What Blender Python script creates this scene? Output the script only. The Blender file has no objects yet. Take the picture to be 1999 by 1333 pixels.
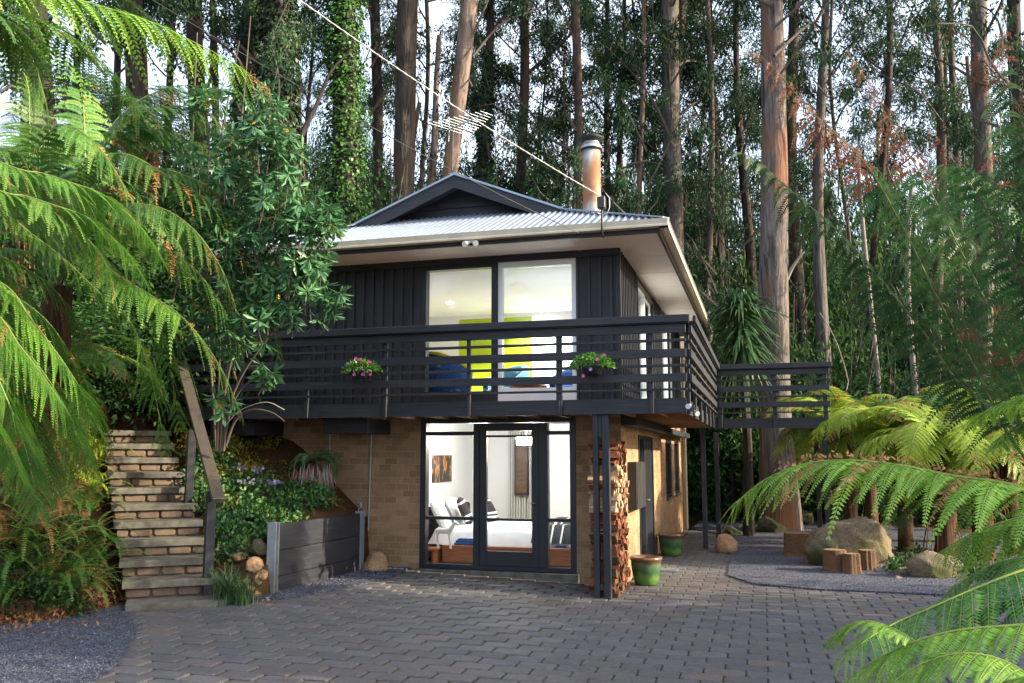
import bpy, math, random
import numpy as np
from mathutils import Vector, Matrix
R = math.radians
rng = np.random.default_rng(7)
random.seed(7)
sc = bpy.context.scene
COL = sc.collection

# ---------------------------------------------------------------- surveying: photograph -> metres
YAW, PIT, F = R(15.9), R(7.47), 1710.0
CAM = np.array([0, 0, 1.6])
FW = np.array([-math.sin(YAW) * math.cos(PIT), math.cos(YAW) * math.cos(PIT), math.sin(PIT)])
RT = np.array([math.cos(YAW), math.sin(YAW), 0.0])
UPV = np.cross(RT, FW)
def ray(x, y): return FW + RT * (x - 999.5) / F - UPV * (y - 666.5) / F
def at(x, y, D): return CAM + ray(x, y) * D
def ony(x, y, Y): d = ray(x, y); return CAM + d * Y / d[1]
def onz(x, y, z): d = ray(x, y); return CAM + d * (z - 1.6) / d[2]

# ---------------------------------------------------------------- object helpers
def tag(o, label=None, cat=None, group=None, kind=None):
    if label: o['label'] = label
    if cat: o['category'] = cat
    if group: o['group'] = group
    if kind: o['kind'] = kind
    return o
def empty(name, loc=(0, 0, 0), label=None, cat=None, group=None):
    o = bpy.data.objects.new(name, None); COL.objects.link(o)
    o.location = [float(v) for v in loc]; o.empty_display_size = .2
    return tag(o, label, cat, group)
def link(name, me, parent=None):
    o = bpy.data.objects.new(name, me); COL.objects.link(o)
    if parent is not None:
        o.parent = parent
    return o
def copy_tree(o, parent=None):
    c = o.copy(); COL.objects.link(c); c.parent = parent
    for ch in list(o.children): copy_tree(ch, c)
    return c

class MB:
    """collects shapes in world space; build() links them as one mesh, local to the parent's origin"""
    def __init__(s): s.v = []; s.f = []; s.m = []; s.sm = []
    def add(s, vs, fs, mi=0, smooth=False):
        n = len(s.v); s.v += [tuple(map(float, p)) for p in vs]
        for f in fs: s.f.append(tuple(i + n for i in f)); s.m.append(mi); s.sm.append(smooth)
    def box(s, x0, x1, y0, y1, z0, z1, mi=0):
        vs = [(x, y, z) for z in (z0, z1) for y in (y0, y1) for x in (x0, x1)]
        s.add(vs, [(0, 2, 3, 1), (4, 5, 7, 6), (0, 1, 5, 4), (2, 6, 7, 3), (0, 4, 6, 2), (1, 3, 7, 5)], mi)
    def beam(s, a, b, w, h, mi=0, up=(0, 0, 1)):
        a = Vector(a); b = Vector(b); t = (b - a).normalized(); u = Vector(up)
        sd = t.cross(u)
        if sd.length < 1e-3: sd = t.cross(Vector((0, 1, 0)))
        sd.normalize(); n = sd.cross(t)
        vs = [p + sd * (i * w / 2) + n * (j * h / 2) for p in (a, b) for j in (-1, 1) for i in (-1, 1)]
        s.add(vs, [(0, 1, 3, 2), (4, 6, 7, 5), (0, 4, 5, 1), (2, 3, 7, 6), (0, 2, 6, 4), (1, 5, 7, 3)], mi)
    def tube(s, pts, rad, seg=8, mi=0, cap=True, noise=0.0, smooth=True):
        pts = [Vector(p) for p in pts]; n = len(pts)
        if not hasattr(rad, '__len__'): rad = [rad] * n
        ref = Vector((0, 0, 1)) if abs((pts[-1] - pts[0]).normalized().z) < .8 else Vector((1, 0, 0))
        vs = []
        for i, p in enumerate(pts):
            t = (pts[min(i + 1, n - 1)] - pts[max(i - 1, 0)]).normalized()
            a = t.cross(ref).normalized(); b = t.cross(a)
            for k in range(seg):
                th = 2 * math.pi * k / seg
                r = rad[i] * (1 + noise * (math.sin(3 * th + i * .7) * .5 + random.uniform(-.5, .5)))
                vs.append(p + a * math.cos(th) * r + b * math.sin(th) * r)
        fs = [(i * seg + k, i * seg + (k + 1) % seg, (i + 1) * seg + (k + 1) % seg, (i + 1) * seg + k) for i in range(n - 1) for k in range(seg)]
        s.add(vs, fs, mi, smooth)
        if cap:
            s.add([vs[k] for k in range(seg)], [tuple(range(seg))], mi)
            s.add([vs[(n - 1) * seg + k] for k in range(seg)], [tuple(range(seg))[::-1]], mi)
    def lathe(s, c, prof, seg=20, mi=0, smooth=True):
        vs = [(c[0] + r * math.cos(2 * math.pi * k / seg), c[1] + r * math.sin(2 * math.pi * k / seg), c[2] + z) for r, z in prof for k in range(seg)]
        fs = [(i * seg + k, i * seg + (k + 1) % seg, (i + 1) * seg + (k + 1) % seg, (i + 1) * seg + k) for i in range(len(prof) - 1) for k in range(seg)]
        s.add(vs, fs, mi, smooth)
    def prism(s, poly, d, mi=0):
        n = len(poly); d = Vector(d); a = [Vector(p) for p in poly]; b = [p + d for p in a]
        s.add(a + b, [tuple(range(n))[::-1], tuple(range(n, 2 * n))] + [(i, (i + 1) % n, n + (i + 1) % n, n + i) for i in range(n)], mi)
    def build(s, name, mats, parent=None, bevel=0.0, org=None):
        o3 = np.array(parent_origin(parent)) if parent is not None else np.array(org if org is not None else (0, 0, 0))
        me = bpy.data.meshes.new(name)
        V = np.array(s.v) - o3
        me.from_pydata(V.tolist(), [], s.f)
        if not isinstance(mats, (list, tuple)): mats = [mats]
        for m in mats: me.materials.append(m)
        me.polygons.foreach_set('material_index', s.m)
        me.polygons.foreach_set('use_smooth', s.sm)
        me.update()
        o = link(name, me, parent)
        if parent is None: o.location = [float(v) for v in o3]
        if bevel:
            b = o.modifiers.new('edge', 'BEVEL'); b.width = bevel; b.segments = 1; b.limit_method = 'ANGLE'; b.angle_limit = R(50)
        return o
def parent_origin(p):
    v = np.zeros(3)
    while p is not None: v += np.array(p.location); p = p.parent
    return v

# ---------------------------------------------------------------- materials
def hexlin(h):
    c = [int(h[i:i + 2], 16) / 255 for i in (0, 2, 4)]
    return [x / 12.92 if x <= .04045 else ((x + .055) / 1.055) ** 2.4 for x in c]
class N:
    def __init__(s, name):
        s.mat = bpy.data.materials.new(name); s.mat.use_nodes = True; s.t = s.mat.node_tree
        s.b = s.t.nodes['Principled BSDF']; s.out = s.t.nodes['Material Output']
    def n(s, typ, **kw):
        nd = s.t.nodes.new('ShaderNode' + typ)
        for k, v in kw.items(): setattr(nd, k, v)
        return nd
    def l(s, a, b): s.t.links.new(a, b)
    def tex(s, stretch=(1, 1, 1), attr='Object'):
        tc = s.n('TexCoord'); mp = s.n('Mapping'); mp.inputs['Scale'].default_value = stretch
        s.l(tc.outputs[attr], mp.inputs['Vector']); return mp.outputs['Vector']
    def noise(s, vec, scale, detail=4, rough=.55, dist=0):
        nd = s.n('TexNoise'); nd.inputs['Scale'].default_value = scale; nd.inputs['Detail'].default_value = detail
        nd.inputs['Roughness'].default_value = rough; nd.inputs['Distortion'].default_value = dist
        if vec is not None: s.l(vec, nd.inputs['Vector'])
        return nd
    def ramp(s, fac, stops, interp='LINEAR'):
        r = s.n('ValToRGB'); r.color_ramp.interpolation = interp; e = r.color_ramp.elements
        while len(e) > 1: e.remove(e[0])
        e[0].position = stops[0][0]; e[0].color = (*stops[0][1], 1)
        for p, c in stops[1:]: x = e.new(p); x.color = (*c, 1)
        s.l(fac, r.inputs['Fac']); return r.outputs['Color']
    def mix(s, fac, a, b, mode='MIX'):
        m = s.n('Mix'); m.data_type = 'RGBA'; m.blend_type = mode
        for i, v in ((0, fac), (6, a), (7, b)):
            if hasattr(v, 'node'): s.l(v, m.inputs[i])
            else: m.inputs[i].default_value = v if i == 0 else (*v, 1)
        return m.outputs[2]
    def bump(s, h, strength=.4, dist=.01):
        b = s.n('Bump'); b.inputs['Strength'].default_value = strength; b.inputs['Distance'].default_value = dist
        s.l(h, b.inputs['Height']); s.l(b.outputs['Normal'], s.b.inputs['Normal'])
    def fin(s, col=None, rough=.6, spec=.4, metal=0):
        if col is not None:
            if hasattr(col, 'node'): s.l(col, s.b.inputs['Base Color'])
            else: s.b.inputs['Base Color'].default_value = (*col, 1)
        s.b.inputs['Roughness'].default_value = rough; s.b.inputs['Specular IOR Level'].default_value = spec
        s.b.inputs['Metallic'].default_value = metal
        return s.mat
def simple(name, c1, c2=None, scale=6, rough=.6, bump=.2, bd=.005, stretch=(1, 1, 1), spec=.4, metal=0, detail=5):
    m = N(name); v = m.tex(stretch); nz = m.noise(v, scale, detail)
    c2 = c2 or tuple(x * .75 for x in c1)
    col = m.ramp(nz.outputs['Fac'], [(.3, c1), (.7, c2)])
    if bump: m.bump(nz.outputs['Fac'], bump, bd)
    return m.fin(col, rough, spec, metal)
def leafmat(name, cols, trans=.3, rough=.45, var=.35, spec=.3):
    """cols: ramp over the per-leaf 'tint' attribute"""
    m = N(name); a = m.n('Attribute', attribute_name='tint')
    st = [(i / (len(cols) - 1), c) for i, c in enumerate(cols)]
    col = m.ramp(a.outputs['Fac'], st)
    oi = m.n('ObjectInfo'); mr = m.n('MapRange'); m.l(oi.outputs['Random'], mr.inputs['Value'])
    mr.inputs['To Min'].default_value = 1 - var; mr.inputs['To Max'].default_value = 1 + var
    hs = m.n('HueSaturation'); m.l(mr.outputs['Result'], hs.inputs['Value']); m.l(col, hs.inputs['Color'])
    m.fin(hs.outputs['Color'], rough, spec)
    tr = m.n('BsdfTranslucent'); m.l(hs.outputs['Color'], tr.inputs['Color'])
    ms = m.n('MixShader'); ms.inputs[0].default_value = trans
    m.l(m.b.outputs[0], ms.inputs[1]); m.l(tr.outputs[0], ms.inputs[2]); m.l(ms.outputs[0], m.out.inputs['Surface'])
    return m.mat
def barkmat(name, c1, c2, c3, sx=14):
    m = N(name); v = m.tex((sx, sx, .9)); nz = m.noise(v, 1.0, 8, .65, .6)
    v2 = m.tex((1, 1, .35)); n2 = m.noise(v2, 1.1, 3)
    a = m.ramp(nz.outputs['Fac'], [(.34, tuple(x * .35 for x in c1)), (.45, c1), (.68, c2)])
    f = m.ramp(n2.outputs['Fac'], [(.5, (0, 0, 0)), (.62, (1, 1, 1))])
    m.bump(nz.outputs['Fac'], .9, .06)
    return m.fin(m.mix(f, a, m.mix(nz.outputs['Fac'], tuple(x * .5 for x in c3), c3)), .85, .2)

def blackwood(name, sx, sy, sz):
    m = N(name); v = m.tex((sx, sy, sz)); nz = m.noise(v, 1, 7, .7)
    v2 = m.tex(); n2 = m.noise(v2, 1.7, 3)
    col = m.ramp(nz.outputs['Fac'], [(.3, (.008, .009, .013)), (.55, (.021, .023, .031)), (.75, (.06, .062, .072))])
    col = m.mix(m.ramp(n2.outputs['Fac'], [(.45, (0, 0, 0)), (.8, (.45, .45, .45))]), col, (.05, .048, .047))
    m.bump(nz.outputs['Fac'], .35, .006)
    return m.fin(col, .55, .35)
BW_X = blackwood('black stained timber along', 2.2, 60, 60)
BW_Y = blackwood('black stained timber deep', 60, 2.2, 60)
BW_Z = blackwood('black stained timber upright', 60, 60, 1.6)
FRAME = simple('dark aluminium frame', (.012, .014, .02), (.02, .022, .03), 3, .35, .05)
WHITEFR = simple('white window frame', (.75, .78, .8), (.66, .7, .74), 3, .4, .03)
CREAM = simple('cream painted steel', (.62, .55, .42), (.5, .44, .34), 5, .4, .08)
SOFFIT = simple('painted soffit sheet', (.82, .82, .84), (.76, .76, .78), 2.5, .7, .05)
GALV = simple('galvanised steel', (.42, .45, .48), (.3, .33, .36), 9, .42, .1, metal=.6)
CONC = simple('mossy concrete tread', (.15, .142, .12), (.065, .06, .05), 9, .9, .8, .012, detail=9)
TANW = simple('deck underside boards', (.3, .15, .06), (.16, .08, .035), 2, .7, .3, stretch=(1, 12, 1))
SANDP = simple('yellow timber', (.45, .33, .18), (.33, .23, .12), 2, .7, .2, stretch=(12, 12, 1))
def ironmat():
    m = N('corrugated zinc roof'); v = m.tex((1, 1, 1)); nz = m.noise(v, 1.3, 6, .65)
    n2 = m.noise(m.tex((.5, .5, .5)), 5, 4)
    col = m.ramp(nz.outputs['Fac'], [(.25, (.21, .25, .32)), (.6, (.29, .345, .43)), (.85, (.37, .43, .52))])
    m.bump(n2.outputs['Fac'], .08, .004); return m.fin(col, .42, .5, .4)
IRON = ironmat()
def brickmat(name, ax, lo=(.31, .205, .125), hi=(.5, .35, .22), mortar=(.46, .37, .27), bw=.19, bh=.093, moss=True):
    m = N(name); tc = m.n('TexCoord'); sp = m.n('SeparateXYZ'); cb = m.n('CombineXYZ')
    m.l(tc.outputs['Object'], sp.inputs[0]); m.l(sp.outputs[ax], cb.inputs[0]); m.l(sp.outputs[2], cb.inputs[1])
    nz0 = m.noise(tc.outputs['Object'], 6, 3)
    wob = m.n('VectorMath', operation='MULTIPLY_ADD'); m.l(nz0.outputs['Color'], wob.inputs[0])
    wob.inputs[1].default_value = (.012, .012, 0); m.l(cb.outputs[0], wob.inputs[2])
    b = m.n('TexBrick'); m.l(wob.outputs[0], b.inputs['Vector']); b.inputs['Scale'].default_value = 1
    b.inputs['Brick Width'].default_value = bw; b.inputs['Row Height'].default_value = bh
    b.inputs['Mortar Size'].default_value = .006; b.inputs['Mortar Smooth'].default_value = .25; b.inputs['Bias'].default_value = -.1
    b.inputs['Color1'].default_value = (*lo, 1); b.inputs['Color2'].default_value = (*hi, 1); b.inputs['Mortar'].default_value = (*mortar, 1)
    nz = m.noise(tc.outputs['Object'], 2.2, 6, .7); n3 = m.noise(tc.outputs['Object'], 45, 4, .7)
    col = m.mix(m.ramp(nz.outputs['Fac'], [(.35, (0, 0, 0)), (.75, (.6, .6, .6))]), b.outputs['Color'], (.16, .1, .055))
    if moss:
        mr = m.n('MapRange'); m.l(sp.outputs[2], mr.inputs['Value']); mr.inputs['From Min'].default_value = -.1; mr.inputs['From Max'].default_value = .75
        mr.inputs['To Min'].default_value = .85; mr.inputs['To Max'].default_value = 0
        mu = m.n('Math', operation='MULTIPLY'); m.l(mr.outputs[0], mu.inputs[0]); m.l(nz.outputs['Fac'], mu.inputs[1])
        col = m.mix(mu.outputs[0], col, (.16, .13, .09))
    col = m.mix(.35, col, m.ramp(n3.outputs['Fac'], [(.3, (.15, .1, .06)), (.7, (.5, .33, .2))]), 'OVERLAY')
    ad = m.n('Math', operation='MULTIPLY_ADD'); m.l(n3.outputs['Fac'], ad.inputs[0]); ad.inputs[1].default_value = .35
    iv = m.n('Math', operation='SUBTRACT'); iv.inputs[0].default_value = 1; m.l(b.outputs['Fac'], iv.inputs[1]); m.l(iv.outputs[0], ad.inputs[2])
    m.bump(ad.outputs[0], .8, .008); return m.fin(col, .88, .2)
BRICK_X = brickmat('tan brick front', 0); BRICK_Y = brickmat('tan brick side', 1)
def pavermat():
    m = N('grey clay pavers'); v = m.tex(); n1 = m.noise(v, .55, 5, .6); n2 = m.noise(v, 38, 5, .7); n3 = m.noise(v, 3.5, 6, .7)
    a = m.n('Attribute', attribute_name='tint')
    base = m.ramp(a.outputs['Fac'], [(0, (.068, .068, .074)), (.6, (.085, .085, .093)), (.9, (.1, .099, .107)), (1, (.11, .09, .082))])
    col = m.mix(m.ramp(n1.outputs['Fac'], [(.4, (0, 0, 0)), (.66, (.75, .75, .75))]), base, (.1, .085, .08))
    col = m.mix(m.ramp(n3.outputs['Fac'], [(.5, (0, 0, 0)), (.72, (.6, .6, .6))]), col, (.05, .05, .045))
    col = m.mix(.5, col, m.ramp(n2.outputs['Fac'], [(.3, (.2, .2, .2)), (.7, (.75, .75, .75))]), 'OVERLAY')
    ad = m.n('Math', operation='ADD'); m.l(n2.outputs['Fac'], ad.inputs[0]); m.l(n3.outputs['Fac'], ad.inputs[1])
    m.bump(ad.outputs[0], .5, .006)
    rr = m.n('MapRange'); m.l(n3.outputs['Fac'], rr.inputs['Value']); rr.inputs['To Min'].default_value = .55; rr.inputs['To Max'].default_value = .85
    mt = m.fin(col, .7, .35); m.l(rr.outputs[0], m.b.inputs['Roughness']); return mt
PAVER = pavermat()
JOINT = simple('dark mossy joint soil', (.012, .018, .007), (.035, .045, .014), 20, .95, .5)
def gravelmat():
    m = N('blue grey crushed stone'); v = m.tex(); vo = m.n('TexVoronoi'); vo.inputs['Scale'].default_value = 60; m.l(v, vo.inputs['Vector'])
    n1 = m.noise(v, 1.4, 5); n2 = m.noise(v, 150, 2)
    col = m.ramp(vo.outputs['Color'], [(.1, (.026, .03, .045)), (.5, (.06, .068, .1)), (.85, (.12, .13, .175)), (.97, (.36, .36, .4))])
    col = m.mix(m.ramp(n1.outputs['Fac'], [(.5, (0, 0, 0)), (.75, (.5, .5, .5))]), col, (.07, .055, .045))
    vd = m.n('Math', operation='MULTIPLY'); m.l(vo.outputs['Distance'], vd.inputs[0]); vd.inputs[1].default_value = -1
    m.bump(vd.outputs[0], 1.0, .02); return m.fin(col, .8, .3)
GRAVEL = gravelmat()
def stonemat(name, c1, c2, moss=(.07, .075, .02), ms=.55):
    m = N(name); v = m.tex(); n1 = m.noise(v, 3, 8, .7); n2 = m.noise(v, 30, 6, .7); n3 = m.noise(v, 1.5, 4)
    col = m.ramp(n1.outputs['Fac'], [(.3, c1), (.65, c2), (.8, tuple(min(1, x * 1.3) for x in c2))])
    col = m.mix(m.ramp(n3.outputs['Fac'], [(ms, (0, 0, 0)), (ms + .12, (.8, .8, .8))]), col, moss)
    col = m.mix(.6, col, m.ramp(n2.outputs['Fac'], [(.3, (.2, .2, .2)), (.7, (.8, .8, .8))]), 'OVERLAY')
    ad = m.n('Math', operation='ADD'); m.l(n1.outputs['Fac'], ad.inputs[0]); m.l(n2.outputs['Fac'], ad.inputs[1])
    m.bump(ad.outputs[0], .7, .03); return m.fin(col, .9, .2)
STONE = stonemat('lichened boulder', (.085, .068, .045), (.2, .16, .11), ms=.52)
STONER = stonemat('reddish field stone', (.2, .1, .05), (.38, .24, .14), (.1, .09, .05), .7)
STONED = stonemat('dark mossy stone', (.06, .055, .04), (.14, .12, .085), (.03, .04, .012), .45)
def soilmat():
    m = N('forest floor soil'); v = m.tex(); n1 = m.noise(v, 1.2, 7, .7); n2 = m.noise(v, 30, 6, .75)
    col = m.ramp(n1.outputs['Fac'], [(.3, (.045, .026, .014)), (.55, (.1, .05, .025)), (.7, (.03, .035, .012))])
    col = m.mix(.7, col, m.ramp(n2.outputs['Fac'], [(.3, (.12, .12, .12)), (.7, (.85, .85, .85))]), 'OVERLAY')
    m.bump(n2.outputs['Fac'], 1, .04); return m.fin(col, .95, .15)
SOIL = soilmat()
def woodcut(name, c1, c2):
    m = N(name); v = m.tex((3, 3, 14)); n1 = m.noise(v, 3, 6, .7)
    a = m.n('ObjectInfo'); col = m.ramp(n1.outputs['Fac'], [(.3, c1), (.7, c2)])
    m.bump(n1.outputs['Fac'], .5, .01); return m.fin(col, .85, .2)
LOGR = woodcut('red firewood', (.10, .036, .02), (.25, .095, .05)); LOGT = woodcut('pale firewood', (.22, .14, .08), (.42, .31, .2)); LOGD = woodcut('brown bark log', (.06, .035, .02), (.16, .09, .05))
CUT = simple('sawn log end', (.24, .14, .08), (.14, .08, .045), 14, .8, .3)
TEAK = simple('teak veneer', (.35, .12, .035), (.22, .07, .02), 3, .4, .05, stretch=(2, 2, 18))
WHITE = simple('white painted wall', (.76, .78, .8), (.72, .74, .76), 2, .8, .02)
LIME = simple('lime green wall', (.4, .52, .015), (.36, .47, .012), 1, .8, .02)
LINEN = simple('white bed linen', (.8, .8, .8), (.7, .7, .72), 5, .9, .3, .02)
INK = simple('black fabric', (.012, .012, .02), (.02, .02, .03), 20, .85, .2)
BLUEF = simple('blue upholstery', (.02, .09, .3), (.015, .06, .22), 20, .85, .2)
SKYF = simple('pale blue upholstery', (.12, .35, .5), (.1, .28, .42), 20, .85, .2)
YELF = simple('yellow piping fabric', (.8, .6, .02), (.7, .5, .02), 9, .8, .1)
CARPET = simple('beige carpet', (.3, .26, .2), (.22, .19, .15), 40, .95, .4)
WHITEP = simple('white plastic', (.8, .8, .8), (.72, .72, .72), 4, .35, .02)
BLACKP = simple('black plastic', (.02, .02, .02), (.035, .035, .035), 6, .45, .05)
CURT = simple('pale curtain', (.55, .56, .52), (.44, .45, .42), 3, .9, .2, stretch=(9, 9, .3))
def emit(name, col, st):
    m = N(name); e = m.n('Emission'); e.inputs[0].default_value = (*col, 1); e.inputs[1].default_value = st
    m.l(e.outputs[0], m.out.inputs['Surface']); return m.mat
LAMPW = emit('lit lamp shade', (1, .8, .5), 7); LAMPD = emit('lit downlight', (1, .9, .75), 60)
def glassmat():
    m = N('window glass'); t = m.n('BsdfTransparent'); t.inputs[0].default_value = (.93, .95, .95, 1)
    g = m.n('BsdfGlossy'); g.inputs['Roughness'].default_value = .02; g.inputs[0].default_value = (.9, .95, 1, 1)
    fr = m.n('Fresnel'); fr.inputs[0].default_value = 1.5; ms = m.n('MixShader')
    m.l(fr.outputs[0], ms.inputs[0]); m.l(t.outputs[0], ms.inputs[1]); m.l(g.outputs[0], ms.inputs[2]); m.l(ms.outputs[0], m.out.inputs['Surface'])
    return m.mat
GLASS = glassmat()

# foliage colours
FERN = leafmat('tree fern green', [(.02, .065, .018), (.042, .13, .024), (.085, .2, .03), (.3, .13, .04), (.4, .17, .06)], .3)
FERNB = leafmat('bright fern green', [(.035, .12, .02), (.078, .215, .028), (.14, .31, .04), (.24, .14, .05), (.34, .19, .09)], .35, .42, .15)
FERNL = leafmat('lit lime fern', [(.06, .16, .02), (.13, .28, .03), (.22, .4, .05), (.24, .14, .05), (.34, .19, .09)], .35, .42, .1)  # lit copy of the bright fern colour, the light is in the green
FERNY = leafmat('sunlit yellow fern', [(.14, .24, .02), (.24, .36, .03), (.36, .45, .05), (.3, .13, .04), (.4, .17, .06)], .35)  # sunlight on the ferns is put into this yellow
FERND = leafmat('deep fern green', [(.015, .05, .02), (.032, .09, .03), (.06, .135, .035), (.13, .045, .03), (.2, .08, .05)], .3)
EUC = leafmat('eucalypt leaves', [(.008, .024, .013), (.019, .048, .025), (.042, .088, .04), (.10, .14, .04)], .25, .75, spec=.12)
BUSH = leafmat('understorey leaves', [(.010, .03, .013), (.024, .066, .022), (.05, .115, .028), (.10, .16, .03)], .3, .7, spec=.15)
IVY = leafmat('ivy leaves', [(.02, .06, .012), (.045, .13, .02), (.08, .2, .03)], .15, .4, .05)
IVYD = leafmat('dark ivy leaves', [(.008, .02, .008), (.018, .04, .014), (.035, .07, .02)], .15, .45, .05)
OBO = leafmat('leathery blue green leaves', [(.032, .1, .045), (.075, .19, .08), (.14, .29, .12), (.35, .22, .02)], .2, .32, .05)
GOLD = leafmat('yellow green ground leaves', [(.05, .09, .01), (.14, .17, .015), (.32, .26, .02), (.4, .16, .03)], .3)
CORD = leafmat('strap leaves', [(.03, .08, .035), (.06, .14, .055), (.13, .22, .08)], .2, .4)
DRY = leafmat('dry hanging leaves', [(.25, .16, .12), (.4, .27, .2), (.3, .32, .33)], .2, .8)
PINK = leafmat('pink petals', [(.6, .05, .25), (.75, .2, .45)], .3); VIOL = leafmat('violet petals', [(.25, .15, .6), (.5, .4, .8)], .3); WPET = leafmat('white petals', [(.7, .7, .7), (.85, .85, .85)], .3)
LITTER = leafmat('fallen leaves', [(.2, .09, .04), (.3, .15, .07), (.12, .06, .03)], .1, .8)
STALK = simple('fern stalk', (.08, .15, .03), (.13, .13, .035), 8, .6, .2)
STALKY = simple('yellow fern stalk', (.22, .27, .05), (.15, .22, .04), 8, .55, .2)
STALKD = simple('brown fern stalk', (.05, .035, .02), (.08, .05, .03), 8, .7, .2)
FTRUNK = barkmat('fibrous fern trunk', (.06, .03, .018), (.13, .06, .035), (.16, .07, .035), 30)
TWIG = simple('thin limb bark', (.05, .04, .035), (.11, .09, .075), 6, .9, .4, stretch=(6, 6, 1))
GREYTW = simple('pale branch', (.26, .23, .2), (.16, .14, .12), 6, .85, .4)
B_BIG = barkmat('stringybark warm grey', (.085, .072, .068), (.2, .17, .16), (.24, .12, .075))
B_PINK = barkmat('smooth pinkish bark', (.15, .115, .1), (.27, .215, .19), (.24, .14, .095), 7)
B_BRN = barkmat('brown fibrous bark', (.055, .043, .038), (.12, .095, .083), (.12, .078, .06))
B_DRK = barkmat('dark bark', (.028, .023, .022), (.065, .053, .048), (.07, .05, .042))
B_GRY = barkmat('grey brown bark', (.085, .075, .07), (.18, .16, .15), (.13, .1, .085))

# ---------------------------------------------------------------- leaf geometry (numpy)
def unit(a): return a / np.maximum(np.linalg.norm(a, axis=-1, keepdims=True), 1e-9)
class LM:
    """leaf mesh: kite-shaped leaves plus tubes"""
    def __init__(s): s.V = []; s.Fq = []; s.T = []; s.M = []; s.n = 0
    def kites(s, base, d, side, L, W, tint, mi=0, mid=.45, fold=0.0):
        n = len(base); L = np.broadcast_to(L, (n,))[:, None]; W = np.broadcast_to(W, (n,))[:, None]
        m = base + d * L * mid; nn = unit(np.cross(d, side))
        if fold: m0 = m - nn * W * fold
        tip = base + d * L
        v = np.stack([base, m + side * W / 2, tip, m - side * W / 2], 1).reshape(-1, 3)
        s.V.append(v); s.Fq.append(np.arange(4 * n).reshape(n, 4) + s.n); s.n += 4 * n
        s.T.append(np.broadcast_to(tint, (n,)).astype(float)); s.M.append(np.full(n, mi))
    def quads(s, v4, tint, mi):
        n = len(v4); s.V.append(v4.reshape(-1, 3)); s.Fq.append(np.arange(4 * n).reshape(n, 4) + s.n); s.n += 4 * n
        s.T.append(np.broadcast_to(tint, (n,)).astype(float)); s.M.append(np.full(n, mi))
    def tube(s, pts, rad, mi, seg=5, tint=.3):
        P = np.array(pts, float); n = len(P); rad = np.broadcast_to(rad, (n,))
        t = unit(np.gradient(P, axis=0)); ref = np.array([.31, .2, .93]); a = unit(np.cross(t, ref)); b = np.cross(t, a)
        th = np.arange(seg) * 2 * math.pi / seg
        ring = P[:, None] + (a[:, None] * np.cos(th)[None, :, None] + b[:, None] * np.sin(th)[None, :, None]) * rad[:, None, None]
        i0 = ring[:-1]; i1 = ring[1:]
        q = np.stack([i0, np.roll(i0, -1, 1), np.roll(i1, -1, 1), i1], 2).reshape(-1, 4, 3)
        s.quads(q, tint, mi)
    def mesh(s, name, mats):
        V = np.concatenate(s.V); Q = np.concatenate(s.Fq); T = np.concatenate(s.T); M = np.concatenate(s.M)
        me = bpy.data.meshes.new(name); nv = len(V); nf = len(Q)
        me.vertices.add(nv); me.vertices.foreach_set('co', V.astype(np.float32).ravel())
        me.loops.add(nf * 4); me.loops.foreach_set('vertex_index', Q.astype(np.int32).ravel())
        me.polygons.add(nf); me.polygons.foreach_set('loop_start', (np.arange(nf) * 4).astype(np.int32))
        me.polygons.foreach_set('material_index', M.astype(np.int32))
        for m in mats: me.materials.append(m)
        at_ = me.attributes.new('tint', 'FLOAT', 'FACE'); at_.data.foreach_set('value', np.clip(T, 0, 1).astype(np.float32))
        me.update(calc_edges=True); me.validate(); return me
def rvec(n, r=None):
    r = r or rng
    return unit(r.normal(size=(n, 3)))
def spline(P, n):
    P = np.array(P, float); m = len(P)
    if m == 2: return P[0] + (P[1] - P[0]) * np.linspace(0, 1, n)[:, None]
    Q = np.vstack([2 * P[0] - P[1], P, 2 * P[-1] - P[-2]])
    seg = np.linalg.norm(np.diff(P, axis=0), axis=1); cum = np.concatenate([[0], np.cumsum(seg)]); s = np.linspace(0, cum[-1] * .99999, n)
    out = []
    for x in s:
        i = min(np.searchsorted(cum, x, side='right') - 1, m - 2); t = (x - cum[i]) / seg[i]
        a, b, c, d = Q[i], Q[i + 1], Q[i + 2], Q[i + 3]
        out.append(.5 * (2 * b + (c - a) * t + (2 * a - 5 * b + 4 * c - d) * t * t + (3 * b - a - 3 * c + d) * t ** 3))
    return np.array(out)
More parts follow.
